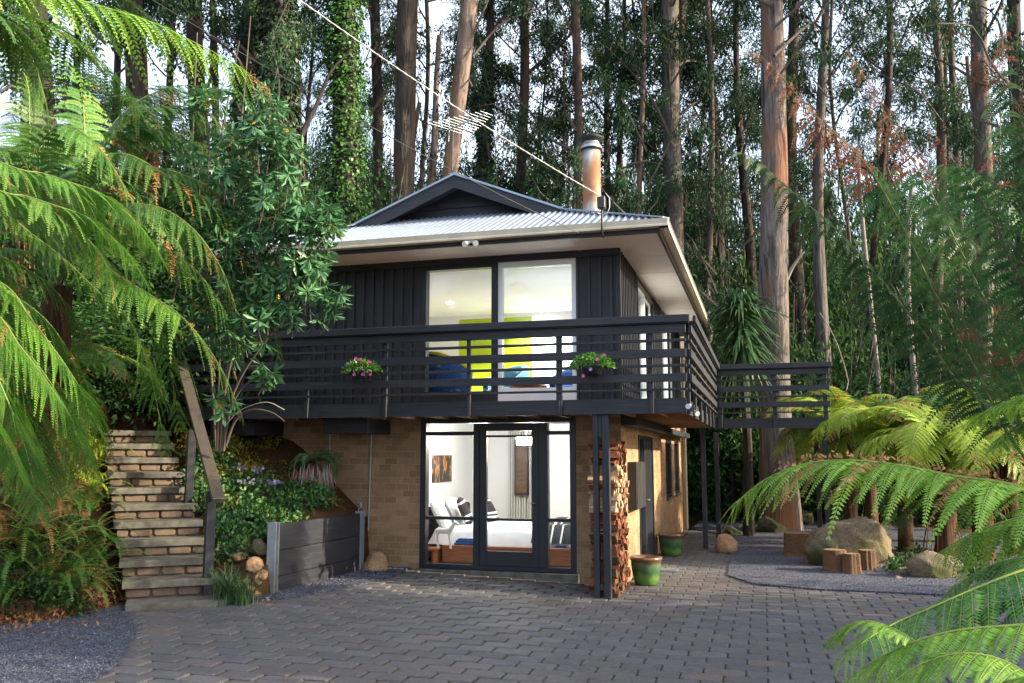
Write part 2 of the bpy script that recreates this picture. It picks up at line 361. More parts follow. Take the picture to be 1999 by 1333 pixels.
def frond(lm, P, W, n=26, K=14, droop=.5, sag=.35, brown=0.0, tipbrown=2.0, stalk=.12, rad=.012, up=(0, 0, 1), fwd=.35, seed=0, mtop=None, tb=.3, plen=.18, pw=1.2, jl=.18):
    """bipinnate frond: rachis P, n pinna pairs, K pinnule pairs on each pinna"""
    r = np.random.default_rng(seed)
    C = spline(P, n + 4); tt = unit(np.gradient(C, axis=0)); up = np.array(up, float)
    lm.tube(C, np.linspace(rad, rad * .15, len(C)), 1, 5)
    N0 = len(C); us = np.linspace(0, 1, N0)
    for i in range(N0):
        u = us[i]
        if u < stalk: continue
        v = (u - stalk) / (1 - stalk)
        l = W * (1.45 * (v + .1) ** .4 * (1.03 - v) ** .6); l = max(l, W * .06)
        side = unit(np.cross(tt[i], up)); nrm = np.cross(side, tt[i])
        for sg in (-1, 1):
            ll = l * r.uniform(1 - jl, 1.1)
            if r.random() < .03: continue
            dr = droop * r.uniform(.7, 1.3); d0 = unit(side * sg + tt[i] * (fwd + .25 * v + r.normal(0, .07)) + nrm * r.normal(.05, .08))
            k = np.linspace(.03, 1, K)[:, None]
            path = C[i] + d0 * ll * k + np.array([0, 0, -1.]) * ll * (dr * k * k * .8) + tt[i] * ll * .18 * k * k * r.uniform(-.3, 1)
            path = path + np.array([0, 0, -1.]) * ll * sag * .25 * k
            pt = unit(np.gradient(path, axis=0)); q = unit(np.cross(pt, nrm)); pn = np.cross(q, pt)
            isb = r.random() < brown or v > tipbrown + r.normal(0, .05)
            tint = r.uniform(.15, .5) + (0 if not isb else 10)
            w = ll / K
            pl = plen * ll * (1.15 - k[:, 0] ** 1.6) * r.uniform(.85, 1.1, K) + .006
            pl = np.minimum(pl, W * .2)
            for s2 in (-1, 1):
                dd = unit(q * s2 + pt * .45 + np.array([0, 0, -.22]) + pn * r.normal(0, .06 if not isb else .5, (K, 1)))
                if isb: tn = r.uniform(.78, 1., K)
                else: tn = np.clip(tint + r.normal(0, .06, K) + (k[:, 0] > .93) * tb * (r.random() < .25), 0, .66)
                lm.kites(path, dd, pt, pl, w * pw, tn, 0, .42)
            # mid rib of the pinna
            e = pn * 0 + q * (.001 + W * .0025)
            a = path[:-1] + pn[:-1] * .001; b = path[1:] + pn[1:] * .001
            lm.quads(np.stack([a - e[:-1], a + e[:-1], b + e[1:] * .7, b - e[1:] * .7], 1), .3, 1)
def arch(L, elev, bend, lift=0, n=9, wig=0, seed=0):
    """generic arching rachis heading +x"""
    r = np.random.default_rng(seed); p = np.zeros(3); out = [p.copy()]; a = elev; yaw = r.normal(0, wig)
    for i in range(n):
        out.append(out[-1] + np.array([math.cos(a) * math.cos(yaw), math.cos(a) * math.sin(yaw), math.sin(a)]) * L / n); a -= bend / n * (1.0 + .8 * i / n); yaw += r.normal(0, wig * .5)
    return np.array(out)

# ---------------------------------------------------------------- terrain
def gz(x): return -.12 + min(max((-2 - x) * .04, 0), .12)
S0 = np.array([-6.25, 8.28]); SD = unit(np.array([-.70, .714]))
SV = np.array([.714, .70])
def sstep(a, b, x):
    t = min(max((x - a) / (b - a), 0), 1); return t * t * (3 - 2 * t)
def T(x, y):
    g = gz(x) - .04
    q = np.array([x, y]) - S0; u = float(q @ SD); v = float(q @ SV)
    h = 0
    if u > 0: h = 2.02 * min(u / 3.35, 1) + max(u - 3.35, 0) * .3
    if v < -.6 and u > -.45: h = max(h, min(1.5, (u + .45) * 1.25) * sstep(-.55, -1.5, v) + h * .75)
    if x > -7.6 and u > -1: h = min(h, max(.72 + (-5.6 - x) * .92, 0)) if x < -5.57 else 0
    if abs(v) < .56 and u < 3.6: h = max(h - .32, 0)
    if x < -5.57 and x > -6.6 and y > 8.85 and abs(v) > .6: h = max(h, .55 * sstep(-6.6, -6.0, x) * sstep(8.85, 9.5, y))
    if x > -9.0 and y > 12.05: h = 0 if x > -7.95 else h * .9
    if y > 24: h = max(h, (y - 24) * .12) if x < 1 else h + max(0, (y - 26) * .06)
    if x < -10: h += (min(-10 - x, 25)) * .1
    if x > 4: h -= 0
    n = .04 * math.sin(x * 1.7 + y * .9) + .03 * math.sin(x * 3.1 - y * 2.3)
    return g + h + (n if (h > .3 or y > 22) else 0)
def terrain():
    xs = sorted(set(list(np.round(np.arange(-12, -5.8, .16), 3)) + [-5.72, -5.63, -5.565, -5.5] + list(np.arange(-5.3, 6, .5)) + list(np.arange(6, 130, 7)) + list(np.arange(-120, -12, 6))))
    ys = sorted(set(list(np.arange(-20, 5, 3)) + list(np.round(np.arange(5, 13, .16), 3)) + [11.99, 12.06] + list(np.arange(13.2, 30, .8)) + list(np.arange(30, 180, 8))))
    V = [(x, y, T(x, y)) for y in ys for x in xs]; nx = len(xs)
    Fs = [(j * nx + i, j * nx + i + 1, (j + 1) * nx + i + 1, (j + 1) * nx + i) for j in range(len(ys) - 1) for i in range(nx - 1)]
    me = bpy.data.meshes.new('ground'); me.from_pydata([tuple(map(float, v)) for v in V], [], Fs); me.materials.append(SOIL)
    me.polygons.foreach_set('use_smooth', [True] * len(Fs)); tag(link('ground', me), kind='structure')
terrain()

def onbank(px_, py_):
    """walk the view ray down to the terrain"""
    d = ray(px_, py_); t = 4.0
    while t < 30:
        p = CAM + d * t
        if p[2] <= T(p[0], p[1]): return p
        t += .04
    return p

# paving: individually chamfered pavers over a dark joint bed
def paving():
    V = []; Fa = []; mi = []; tn = []
    rx, ry = .335, .205; r = random.Random(3)
    def inside(x, y):
        if y > 12.0 and x < -1.87: return y < 12.35 and -4.95 < x
        if y > 13.6 and x > -.45: return False
        if y > 12.6 and x > 2.2: return False
        if x < -4.9: return y < 7.2 + ( -4.9 - x) * 1.2 + 2.9 and (y > 5.2)
        return True
    j = 0; y = 2.2
    while y < 21.3:
        off = rx / 2 if j % 2 else 0
        x = -7.4 + off
        while x < 7.5:
            if inside(x, y) and not (abs(x) > 4.2 + .0 * y and x > 4.5):
                g = gz(x) + r.uniform(-.003, .003)
                hx, hy = rx / 2 - .007, ry / 2 - .0068; c = .026; cc = .008
                tilt = [r.uniform(-.0025, .0025) for _ in range(2)]
                # hexagon-ish outline with clipped ends, wavy row
                o = [(-hx + c, -hy), (hx - cc, -hy), (hx, -hy + cc), (hx, hy - c), (hx - c, hy), (-hx + cc, hy), (-hx, hy - cc), (-hx, -hy + c)]
                n = len(V); e = .008
                for (a, b) in o: V.append((x + a, y + b, g - .03))
                for (a, b) in o: V.append((x + a, y + b, g - e + a * tilt[0]))
                for (a, b) in o: V.append((x + a * (1 - .045), y + b * (1 - .075), g + a * tilt[0] + b * tilt[1]))
                t = r.random()
                for k in range(8):
                    k2 = (k + 1) % 8
                    Fa.append((n + k, n + k2, n + 8 + k2, n + 8 + k)); Fa.append((n + 8 + k, n + 8 + k2, n + 16 + k2, n + 16 + k))
                Fa.append(tuple(n + 16 + k for k in range(8))); tn += [t] * 17; mi += [0] * 17
            x += rx
        y += ry; j += 1
    # joint bed
    for xs, x1 in [(-8.2, -5), (-5, -2), (-2, 8)]:
        n = len(V); V += [(xs, 0, gz(xs) - .014), (x1, 0, gz(x1) - .014), (x1, 21.6 if x1 > -2 else 12.4, gz(x1) - .014), (xs, 21.6 if x1 > -2 else (12.4 if xs > -8 else 8.8), gz(xs) - .014)]
        Fa.append((n, n + 1, n + 2, n + 3)); mi.append(1); tn.append(0)
    me = bpy.data.meshes.new('paving'); me.from_pydata([tuple(map(float, v)) for v in V], [], Fa)
    me.materials.append(PAVER); me.materials.append(JOINT); me.polygons.foreach_set('material_index', mi)
    a = me.attributes.new('tint', 'FLOAT', 'FACE'); a.data.foreach_set('value', tn); me.update()
    tag(link('paving', me), kind='structure')
paving()

def gravel(poly, lift, nst, seed):
    r = random.Random(seed); n = len(poly); cx = sum(p[0] for p in poly) / n
    # subdivided outline, triangulated by bpy tessellation
    from mathutils.geometry import tessellate_polygon
    pts = []
    for i in range(n):
        a, b = poly[i], poly[(i + 1) % n]; m = max(1, int(math.dist(a, b) / .6))
        for k in range(m): pts.append((a[0] + (b[0] - a[0]) * k / m, a[1] + (b[1] - a[1]) * k / m))
    P3 = [Vector((x, y, gz(x) + lift)) for x, y in pts]; tri = tessellate_polygon([P3]); mb = MB()
    mb.add(P3, [tuple(t) for t in tri]); m = len(P3)
    mb.add([p for p in P3] + [p - Vector((0, 0, lift + .03)) for p in P3], [(i, (i + 1) % m, m + (i + 1) % m, m + i) for i in range(m)])
    xs = [p[0] for p in poly]; ys = [p[1] for p in poly]
    def inp(x, y):
        c = False
        for i in range(n):
            (x0, y0), (x1, y1) = poly[i], poly[i - 1]
            if (y0 > y) != (y1 > y) and x < (x1 - x0) * (y - y0) / (y1 - y0) + x0: c = not c
        return c
    k = 0
    while k < nst:
        x = r.uniform(min(xs) - .05, max(xs) + .05); y = r.uniform(min(ys), max(ys))
        if not (inp(x, y) or inp(x + r.gauss(0, .05), y + r.gauss(0, .05))): continue
        s = r.uniform(.006, .015); z = gz(x) + lift + s * .3; a = r.uniform(0, 6.28)
        vs = [(x + s * math.cos(a + q * 2.1) * r.uniform(.7, 1.2), y + s * math.sin(a + q * 2.1) * r.uniform(.7, 1.2), z + r.uniform(-.3, .3) * s) for q in range(3)]
        vs += [(x + r.uniform(-.3, .3) * s, y + r.uniform(-.3, .3) * s, z + s * .8), (x, y, z - s)]
        mb.add(vs, [(0, 1, 3), (1, 2, 3), (2, 0, 3)]); k += 1
    return tag(mb.build('gravel', GRAVEL), kind='structure')
gravel([(-4.3, 4.6), (-4.78, 5.74), (-5.1, 6.3), (-5.48, 6.9), (-5.85, 7.35), (-6.2, 7.7), (-6.62, 7.95), (-7.2, 7.7), (-8.4, 6.8), (-8.4, 4.4)], .02, 9000, 1)
gravel([(-5.92, 8.62), (-5.6, 8.75), (-5.23, 9.1), (-5.03, 9.79), (-4.9, 10.55), (-4.86, 11.3), (-4.93, 11.98), (-5.6, 11.98), (-5.6, 9.3), (-6.4, 9.4), (-6.5, 9.0)], .018, 6000, 2)
gravel([(-.62, 16.2), (-.56, 13.35), (-.2, 12.6), (.6, 12.3), (2.1, 12.25), (3.4, 12.0), (6.5, 11.6), (7.5, 17), (3, 24), (-.9, 26), (-1.7, 26), (-1.7, 21.6), (-.85, 20), (-.8, 17)], .022, 9000, 3)

# ---------------------------------------------------------------- house
HX0, HX1, YF, YB = -7.9, -1.87, 12.0, 21.4
H = empty('house', (-4.5, 12.0, 0), 'two storey house of black timber over tan brick with a corrugated roof', 'house')
mb = MB()
mb.box(-9.0, -4.80, YF, YF + .2, -.3, 2.27); mb.box(-2.50, -2.07, YF, YF + .2, -.4, 2.27); mb.box(-4.80, -2.50, YF, YF + .2, 2.15, 2.27)
mb.build('brick_wall', BRICK_X, H)
mb = MB()
zt = 2.27
for a, b, z0, z1 in ((YF, 13.72, -.4, zt), (13.72, 15.5, 1.93, zt), (15.5, 17.7, -.4, zt), (17.7, 18.9, -.4, .78), (17.7, 18.9, 1.93, zt), (18.9, 19.5, -.4, zt), (19.5, 20.6, -.4, .78), (19.5, 20.6, 1.93, zt), (20.6, 21.3, -.4, zt)):
    mb.box(-2.07, -1.87, a, b, z0, z1)
mb.box(-9, -2.07, 21.1, 21.3, -.4, zt); mb.box(-9.0, -8.8, YF + .2, 21.1, -.3, zt)
o = mb.build('brick_wall', BRICK_Y, H)
# window sills / inner dark rooms
mb = MB(); mb.box(-1.9, -1.83, 17.66, 18.94, .74, .78); mb.box(-1.9, -1.83, 19.46, 20.64, .74, .78); mb.build('window_sill', CONC, H)

# board and batten upper wall
mb = MB()
def wall_rects(mb, lo, hi, z0, z1, holes, f):
    xs = sorted(set([lo, hi] + [h[0] for h in holes] + [h[1] for h in holes]))
    for a, b in zip(xs[:-1], xs[1:]):
        hs = [h for h in holes if h[0] <= a + 1e-6 and h[1] >= b - 1e-6]
        if not hs: f(a, b, z0, z1)
        else:
            h = hs[0]
            if h[2] > z0: f(a, b, z0, h[2])
            if h[3] < z1: f(a, b, h[3], z1)
fh = [(-4.80, -2.44, 2.34, 4.44)]
sh = [(13.8, 15.95, 2.36, 4.40), (17.2, 19.7, 2.36, 4.40)]
UZ0, UZ1 = 2.27, 4.53
wall_rects(mb, HX0, HX1, UZ0, UZ1, fh, lambda a, b, c, d: mb.box(a, b, YF, YF + .12, c, d))
x = HX0 + .08
while x < HX1 - .06:
    def bt(c, d): mb.box(x - .024, x + .024, YF - .036, YF - .0, c, d)
    inh = fh[0][0] - .03 < x < fh[0][1] + .03
    if inh: bt(4.44, UZ1) if False else None
    else: bt(UZ0 + .03, UZ1)
    x += .158
mb.build('timber_wall', BW_Z, H)
mb = MB()
wall_rects(mb, YF + .12, YB, UZ0, UZ1, sh, lambda a, b, c, d: mb.box(HX1 - .12, HX1 - .001, a, b, c, d))
y = YF + .1
while y < YB:
    if not any(a - .03 < y < b + .03 for a, b, _, _ in sh): mb.box(HX1, HX1 + .024, y - .022, y + .022, UZ0 + .03, UZ1)
    y += .158
mb.box(HX1 - .03, HX1 + .035, YF - .035, YF + .03, UZ0, UZ1)
mb.box(HX0, HX0 + .12, YF + .12, YB, UZ0, UZ1); mb.box(HX0 + .12, HX1 - .12, YB - .12, YB, UZ0, UZ1)
mb.build('timber_wall', BW_Z, H)

# roof: front hip with a gable above it, side slopes, ridge
EX0, EX1, EY, EZ = -7.9 - 0, -1.10, 11.1, 4.63
CXR = -4.5; GY = 12.55; GF = 12.88; GZ = 5.27; HALF = 1.70; EYB = 21.6
mb = MB()
def corr(xa): return .017 * math.sin(2 * math.pi * xa / .1)
st = .0125
def front_lim(x):   # y where the front hip plane ends
    if x < CXR - HALF: return EY + (GY - EY) * (x - EX0) / (CXR - HALF - EX0)
    if x > CXR + HALF: return EY + (GY - EY) * (EX1 - x) / (EX1 - CXR - HALF)
    return GF
xs = np.arange(EX0, EX1 + 1e-6, st); V = []
for x in xs:
    yl = max(front_lim(x), EY + .001); 
    V.append((x, EY - .05, EZ + corr(x) - .02)); V.append((x, yl, EZ + (GZ - EZ) * (yl - EY) / (GY - EY) + corr(x)))
mb.add(V, [(2 * i, 2 * i + 2, 2 * i + 3, 2 * i + 1) for i in range(len(xs) - 1)], 0, True)
RZ = 5.955
for sg, ex in ((1, EX1), (-1, EX0)):
    ys = np.arange(EY, EYB, .0253); V = []
    for y in ys:
        gx = CXR + sg * HALF
        if y < GY: xl = ex + (gx - ex) * (y - EY) / (GY - EY); zl = EZ + (GZ - EZ) * (y - EY) / (GY - EY)
        else: xl, zl = gx, GZ
        V += [(ex + sg * .04, y, EZ - .015 + corr(y)), (xl, y, zl + corr(y))]
    q = [(2 * i, 2 * i + 1, 2 * i + 3, 2 * i + 2) if sg > 0 else (2 * i, 2 * i + 2, 2 * i + 3, 2 * i + 1) for i in range(len(ys) - 1)]
    mb.add(V, q, 0, True)
    ys = np.arange(GY, EYB, .0253); V = []
    for y in ys: V += [(CXR + sg * (HALF + .0), y, GZ + .02 + corr(y)), (CXR, y, RZ + .02 + corr(y))]
    mb.add(V, [(2 * i, 2 * i + 1, 2 * i + 3, 2 * i + 2) if sg > 0 else (2 * i, 2 * i + 2, 2 * i + 3, 2 * i + 1) for i in range(len(ys) - 1)], 0, True)
roof = mb.build('roof', IRON, H)
mb = MB()  # flashing caps on hips, barge tops and ridge
for sg, ex in ((1, EX1), (-1, EX0)):
    mb.beam((ex, EY, EZ + .02), (CXR + sg * HALF, GY, GZ + .03), .12, .018)
    mb.beam((CXR, GY - .02, RZ + .03), (CXR + sg * (HALF + .06), GY - .02, GZ + .005), .09, .03, 0, (0, 0, 1))
mb.beam((CXR, GY - .04, RZ + .04), (CXR, EYB, RZ + .045), .16, .02)
mb.build('flashing', IRON, roof)
mb = MB()  # gable boards
for i in range(5):
    z0 = GZ - .06 + i * .165; z1 = z0 + .168
    hw = HALF * (RZ - .10 - z0) / (RZ - GZ)
    h2 = HALF * (RZ - .10 - z1) / (RZ - GZ)
    if hw <= .05: break
    h2 = max(h2, .01)
    mb.add([(CXR - hw, GF - .036, z0), (CXR + hw, GF - .036, z0), (CXR + h2, GF - .008, z1), (CXR - h2, GF - .008, z1), (CXR - hw, GF + .1, z0), (CXR + hw, GF + .1, z0)], [(0, 1, 2, 3), (0, 4, 5, 1)])
mb.build('gable_boards', BW_X, H)
mb = MB()
for sg in (1, -1):
    a = Vector((CXR, 0, RZ + .015)); b = Vector((CXR + sg * (HALF + .05), 0, GZ - .01)); d = .2
    poly = [(a.x, GY - .03, a.z), (b.x, GY - .03, b.z), (b.x - sg * .50, GY - .03, b.z - .0), (a.x, GY - .03, a.z - d)]
    mb.prism(poly, (0, .035, 0))
mb.add([(CXR, GY, RZ - .03), (CXR + HALF, GY, GZ - .03), (CXR + HALF, GF, GZ - .03), (CXR, GF, RZ - .03), (CXR - HALF, GY, GZ - .03), (CXR - HALF, GF, GZ - .03)], [(0, 1, 2, 3), (0, 3, 5, 4)])
mb.build('barge_board', BW_X, H)
# fascia, soffit, gutters
mb = MB(); mb.box(EX0 + .03, EX1 - .13, EY + .05, EY + .09, 4.475, 4.62); mb.box(EX1 - .13, EX1 - .09, EY + .05, EYB - .1, 4.475, 4.62)
mb.box(HX0 - .0, HX1 + .03, YF - .05, YF - .026, 4.4, 4.505)
mb.build('fascia_board', BW_X, H)
mb = MB(); mb.box(EX0 + .05, EX1 - .13, EY + .09, YF, 4.50, 4.52); mb.box(HX1, EX1 - .13, YF + .001, EYB - .1, 4.50, 4.52); mb.build('soffit', SOFFIT, H)
for x in np.arange(-7.2, -1.3, 1.2): mb = MB(); mb.box(x - .012, x + .012, EY + .1, YF - .05, 4.494, 4.499); mb.build('cover_strip', SOFFIT, H)
for y in np.arange(12.6, 21, 1.2): mb = MB(); mb.box(HX1 + .03, EX1 - .15, y - .012, y + .012, 4.494, 4.499); mb.build('cover_strip', SOFFIT, H)
def gutter(mb, a, b, out):
    prof = [(0, .0), (.115, 0), (.118, .02), (.105, .035), (.118, .085), (.122, .1), (.108, .1), (.10, .035), (.0, .012)]
    A = Vector(a); B = Vector(b); O = Vector(out); n = len(prof)
    vs = [P + O * p + Vector((0, 0, q)) for P in (A, B) for p, q in prof]
    mb.add(vs, [(i, i + 1, n + i + 1, n + i) for i in range(n - 1)] + [tuple(range(n)), tuple(range(n, 2 * n))])
mb = MB(); gutter(mb, (EX0, EY + .05, 4.53), (EX1 - .09 + .12, EY + .05, 4.53), (0, -1, 0)); mb.build('gutter', CREAM, H)
mb = MB(); gutter(mb, (EX1 - .09, EY - .067, 4.53), (EX1 - .09, EYB, 4.53), (1, 0, 0)); mb.build('gutter', CREAM, H)
mb = MB(); mb.tube([(EX1 - .03, EYB - .12, 4.54), (EX1 - .03, EYB - .12, 4.38), (EX1 - .1, EYB - .12, 4.3), (EX1 - .6, EYB - .12, 4.2), (HX1 + .06, EYB - .12, 4.0), (HX1 + .06, EYB - .12, -.1)], .04, 8); mb.build('downpipe', CREAM, H)
# flue
def fluemat():
    m = N('rust streaked flue'); v = m.tex((5, 5, 1.3)); n1 = m.noise(v, 1.2, 7, .7, .5); n0 = m.noise(m.tex((1, 1, .7)), 2.2, 3)
    col = m.ramp(n0.outputs['Fac'], [(.48, (.22, .10, .045)), (.58, (.27, .19, .14)), (.68, (.34, .37, .4))])
    col = m.mix(m.ramp(n1.outputs['Fac'], [(.55, (0, 0, 0)), (.72, (.7, .7, .7))]), col, (.3, .1, .04))
    return m.fin(col, .55, .4, .2)
FLX, FLY = -2.49, 13.4
mb = MB(); mb.lathe((FLX, FLY, 5.0), [(.2, 0), (.2, .09), (.155, .13), (.146, .16), (.146, .72), (.15, .73), (.146, .74), (.146, 1.5), (.0, 1.5)], 24); flue = mb.build('flue', fluemat(), roof)
mb = MB(); mb.lathe((FLX, FLY, 6.49), [(.17, 0), (.175, .02), (.15, .07), (.13, .08), (.13, .13)], 24, 1); mb.lathe((FLX, FLY, 6.64), [(.0, .06), (.17, .055), (.2, .04), (.2, .01), (.12, -.04), (.0, -.04)], 24, 0); mb.lathe((FLX, FLY, 6.465), [(.15, 0), (.178, .01), (.178, .03), (.15, .035)], 24, 0)
mb.build('flue_cap', [simple('sooty cowl', (.006, .006, .006), (.012, .012, .012), 6, .7, .1), GALV], flue)

# ---- windows and doors
def ringx(mb, x0, x1, z0, z1, y0, y1, w, wb=None, wt=None, mi=0):
    wb = wb or w; wt = wt or w
    mb.box(x0, x0 + w, y0, y1, z0, z1, mi); mb.box(x1 - w, x1, y0, y1, z0, z1, mi)
    mb.box(x0 + w, x1 - w, y0 + .002, y1 - .002, z0, z0 + wb, mi); mb.box(x0 + w, x1 - w, y0 + .002, y1 - .002, z1 - wt, z1, mi)
def ringy(mb, y0, y1, z0, z1, x0, x1, w, wb=None, mi=0):
    wb = wb or w
    mb.box(x0, x1, y0, y0 + w, z0, z1, mi); mb.box(x0, x1, y1 - w, y1, z0, z1, mi)
    mb.box(x0 + .002, x1 - .002, y0 + w, y1 - w, z0, z0 + wb, mi); mb.box(x0 + .002, x1 - .002, y0 + w, y1 - w, z1 - w, z1, mi)
def pane(parent, name='pane', **k):
    mb = MB(); mb.box(k['x'][0], k['x'][1], k['y'][0], k['y'][1], k['z'][0], k['z'][1]); return mb.build(name, GLASS, parent)
mb = MB(); ringx(mb, -4.80, -3.655, 2.34, 4.44, YF - .03, YF + .11, .065, .19, .10); mb.box(-3.72, -3.655, YF - .035, YF + .12, 2.34, 4.44)
w1 = mb.build('window', FRAME, H); w1['label'] = 'dark framed upper window beside the white framed one'
pane(w1, x=(-4.735, -3.72), y=(YF + .03, YF + .035), z=(2.53, 4.34))
mb = MB(); ringx(mb, -3.655, -2.44, 2.34, 4.44, YF - .03, YF + .11, .03, .03, .03); w2 = mb.build('window', FRAME, H)
mb = MB(); ringx(mb, -3.622, -2.475, 2.372, 4.405, YF - .015, YF + .09, .06, .19, .09); s2 = mb.build('sash', WHITEFR, w2)
pane(w2, x=(-3.56, -2.535), y=(YF + .03, YF + .035), z=(2.56, 4.32))
# lower glazed door unit
mb = MB(); ringx(mb, -4.80, -2.50, .02, 2.15, YF - .01, YF + .13, .085, .06, .075)
mb.box(-3.99, -3.90, YF - .008, YF + .12, .08, 2.07); mb.box(-3.03, -2.90, YF - .008, YF + .12, .08, 2.07)
for a, b in ((-4.715, -3.99), (-2.90, -2.585)):
    mb.box(a, b, YF + .02, YF + .09, 1.90, 1.955); mb.box(a, b, YF + .02, YF + .09, .70, .745)
door = mb.build('glass_door', FRAME, H, .003)
mb = MB(); ringx(mb, -3.898, -3.032, .08, 2.07, YF + .005, YF + .075, .10, .2, .11); mb.box(-3.80, -3.13, YF + .01, YF + .07, .70, .735); mb.box(-3.80, -3.13, YF + .01, YF + .07, 1.87, 1.90); mb.build('door_leaf', FRAME, door, .003)
pane(door, x=(-4.715, -3.99), y=(YF + .05, YF + .055), z=(.08, 2.07)); pane(door, x=(-3.80, -3.13), y=(YF + .04, YF + .045), z=(.28, 1.96)); pane(door, x=(-2.90, -2.585), y=(YF + .05, YF + .055), z=(.08, 2.07))
mb = MB(); mb.tube([(-3.08, YF + .0, .95), (-3.08, YF - .035, .95), (-3.18, YF - .035, .95)], .009, 6); mb.build('handle', GALV, door)
mb = MB(); mb.box(-4.83, -2.46, YF - .06, YF + .2, -.3, .012); mb.build('door_step', CONC, H, .008)
# side openings
for (y0, y1, z0, z1, nm) in ((13.8, 15.95, 2.36, 4.40, 'window'), (17.2, 19.7, 2.36, 4.40, 'window')):
    mb = MB(); ringy(mb, y0, y1, z0, z1, HX1 - .1, HX1 + .03, .05); ringy(mb, y0 + .06, (y0 + y1) / 2, z0 + .05, z1 - .05, HX1 - .06, HX1 + .0, .055, mi=1); ringy(mb, (y0 + y1) / 2 + .01, y1 - .06, z0 + .05, z1 - .05, HX1 - .08, HX1 - .03, .055, mi=1)
    w = mb.build(nm, [FRAME, WHITEFR], H); pane(w, x=(HX1 - .05, HX1 - .045), y=(y0 + .06, y1 - .06), z=(z0 + .05, z1 - .05))
mb = MB(); ringy(mb, 13.72, 15.5, -.1, 1.93, HX1 - .1, HX1 + .02, .06); mb.box(HX1 - .07, HX1 + .0, 14.5, 14.62, -.04, 1.87); mb.box(HX1 - .05, HX1 - .0, 14.62, 15.44, -.04, 1.87); w = mb.build('side_door', FRAME, H, .003)
pane(w, x=(HX1 - .05, HX1 - .045), y=(13.78, 14.5), z=(-.04, 1.87)); mb = MB(); mb.tube([(HX1 + .01, 14.56, .9), (HX1 + .06, 14.56, .9), (HX1 + .06, 14.44, .9)], .01, 6); mb.build('handle', GALV, w)
for y0, y1 in ((17.7, 18.9), (19.5, 20.6)):
    mb = MB(); ringy(mb, y0, y1, .78, 1.93, HX1 - .1, HX1 - .02, .05); w = mb.build('window', FRAME, H); pane(w, x=(HX1 - .06, HX1 - .055), y=(y0 + .05, y1 - .05), z=(.83, 1.88))
mb = MB(); mb.box(HX1 + .0, HX1 + .13, 12.55, 13.45, .85, 1.52); mb.box(HX1 + .13, HX1 + .142, 12.57, 12.99, .87, 1.5); mb.box(HX1 + .13, HX1 + .142, 13.01, 13.43, .87, 1.5); mb.build('meter_box', BLACKP, H, .004)
# pipes on the front wall
a = ony(645, 818, 11.97); b = ony(645, 905, 11.97)
mb = MB(); mb.tube([(a[0], 11.975, 2.13), (a[0], 11.975, 1.2)], .011, 6); a = ony(725, 850, 11.97); mb.tube([(a[0], 11.975, 1.93), (a[0] - .02, 11.975, .52)], .013, 6); mb.build('conduit', GALV, H)
a = ony(712, 1000, 11.95)
mb = MB(); mb.tube([(a[0], 11.96, -.0), (a[0], 11.96, .80), (a[0] - .03, 11.93, .86), (a[0] - .05, 11.86, .86), (a[0] - .05, 11.84, .8)], .012, 6); mb.tube([(a[0] - .04, 11.9, .87), (a[0] - .04, 11.9, .93)], .02, 6); mb.beam((a[0] - .08, 11.9, .94), (a[0], 11.9, .94), .012, .012); mb.build('garden_tap', GALV, H)
# dark bearers under the balcony
mb = MB(); mb.box(-5.96, -5.28, 11.2, 11.99, 1.92, 2.12); mb.build('bearer', BW_X, H)
for bb_ in ((-7.6, -7.05, 11.2, 11.99, 1.9, 2.12), (-1.85, -1.65, 12.0, 21.0, 2.02, 2.12)):
    mb = MB(); mb.box(*bb_); mb.build('bearer', BW_Y, H)

# ---- balcony
BY, BX = 10.8, -.88
mb = MB()
for i in range(9): mb.box(-8.3, BX - .03, BY + .03 + i * .131, BY + .155 + i * .131, 2.27, 2.30, 0)
for i in range(7): mb.box(HX1 + .01 + i * .138, HX1 + .142 + i * .138, BY + 1.21, 17.0, 2.27, 2.30, 0)
for i in range(14): mb.box(-.86, 1.12, 17.03 + i * .2, 17.2 + i * .2, 2.27, 2.30, 0)
for x in np.arange(-8, -1, .45): mb.box(x, x + .05, BY + .04, YF - .03, 2.13, 2.268, 0)
for y in np.arange(12.3, 17, .45): mb.box(HX1 + .02, BX - .04, y, y + .05, 2.13, 2.268, 0)
balc = mb.build('balcony', TANW, H)
mb = MB(); mb.box(-8.3, BX, BY - .0, BY + .04, 2.12, 2.305); mb.build('rim_board', BW_X, balc)
mb = MB(); mb.box(BX - .04, BX, BY + .041, 17.0, 2.125, 2.305); mb.build('rim_board', BW_Y, balc)
mb = MB(); mb.box(BX, 1.16, 16.98, 17.02, 2.12, 2.305); mb.box(1.12, 1.16, 17.02, 19.8, 2.12, 2.305); mb.build('rim_board', BW_X, balc)
zz = [(2.392, 2.42, .03), (2.5, 2.6, .035), (2.68, 2.715, .03), (2.795, 2.9, .035), (2.99, 3.025, .03), (3.1, 3.205, .04)]
def rails_x(x0, x1, y, out, mat=BW_X, cap=True):
    for z0, z1, t in zz:
        mb = MB(); mb.box(x0, x1, y - t if out < 0 else y, y if out < 0 else y + t, z0, z1); mb.build('rail', mat, balc, .003)
    mb = MB(); mb.box(x0 - .02, x1 + .04, y - .075, y + .10, 3.207, 3.245); mb.box(x0 - .02, x1 + .055, y - .10, y - .06, 3.22, 3.31); mb.build('handrail', mat, balc, .004)
def rails_y(y0, y1, x, mat=BW_Y):
    for z0, z1, t in zz:
        mb = MB(); mb.box(x, x + t, y0, y1, z0, z1); mb.build('rail', mat, balc, .003)
    mb = MB(); mb.box(x - .06, x + .075, y0, y1, 3.207, 3.245); mb.box(x + .06, x + .10, y0 - .05, y1, 3.22, 3.308); mb.build('handrail', mat, balc, .004)
rails_x(-8.3, BX + .02, BY - .047, -1)
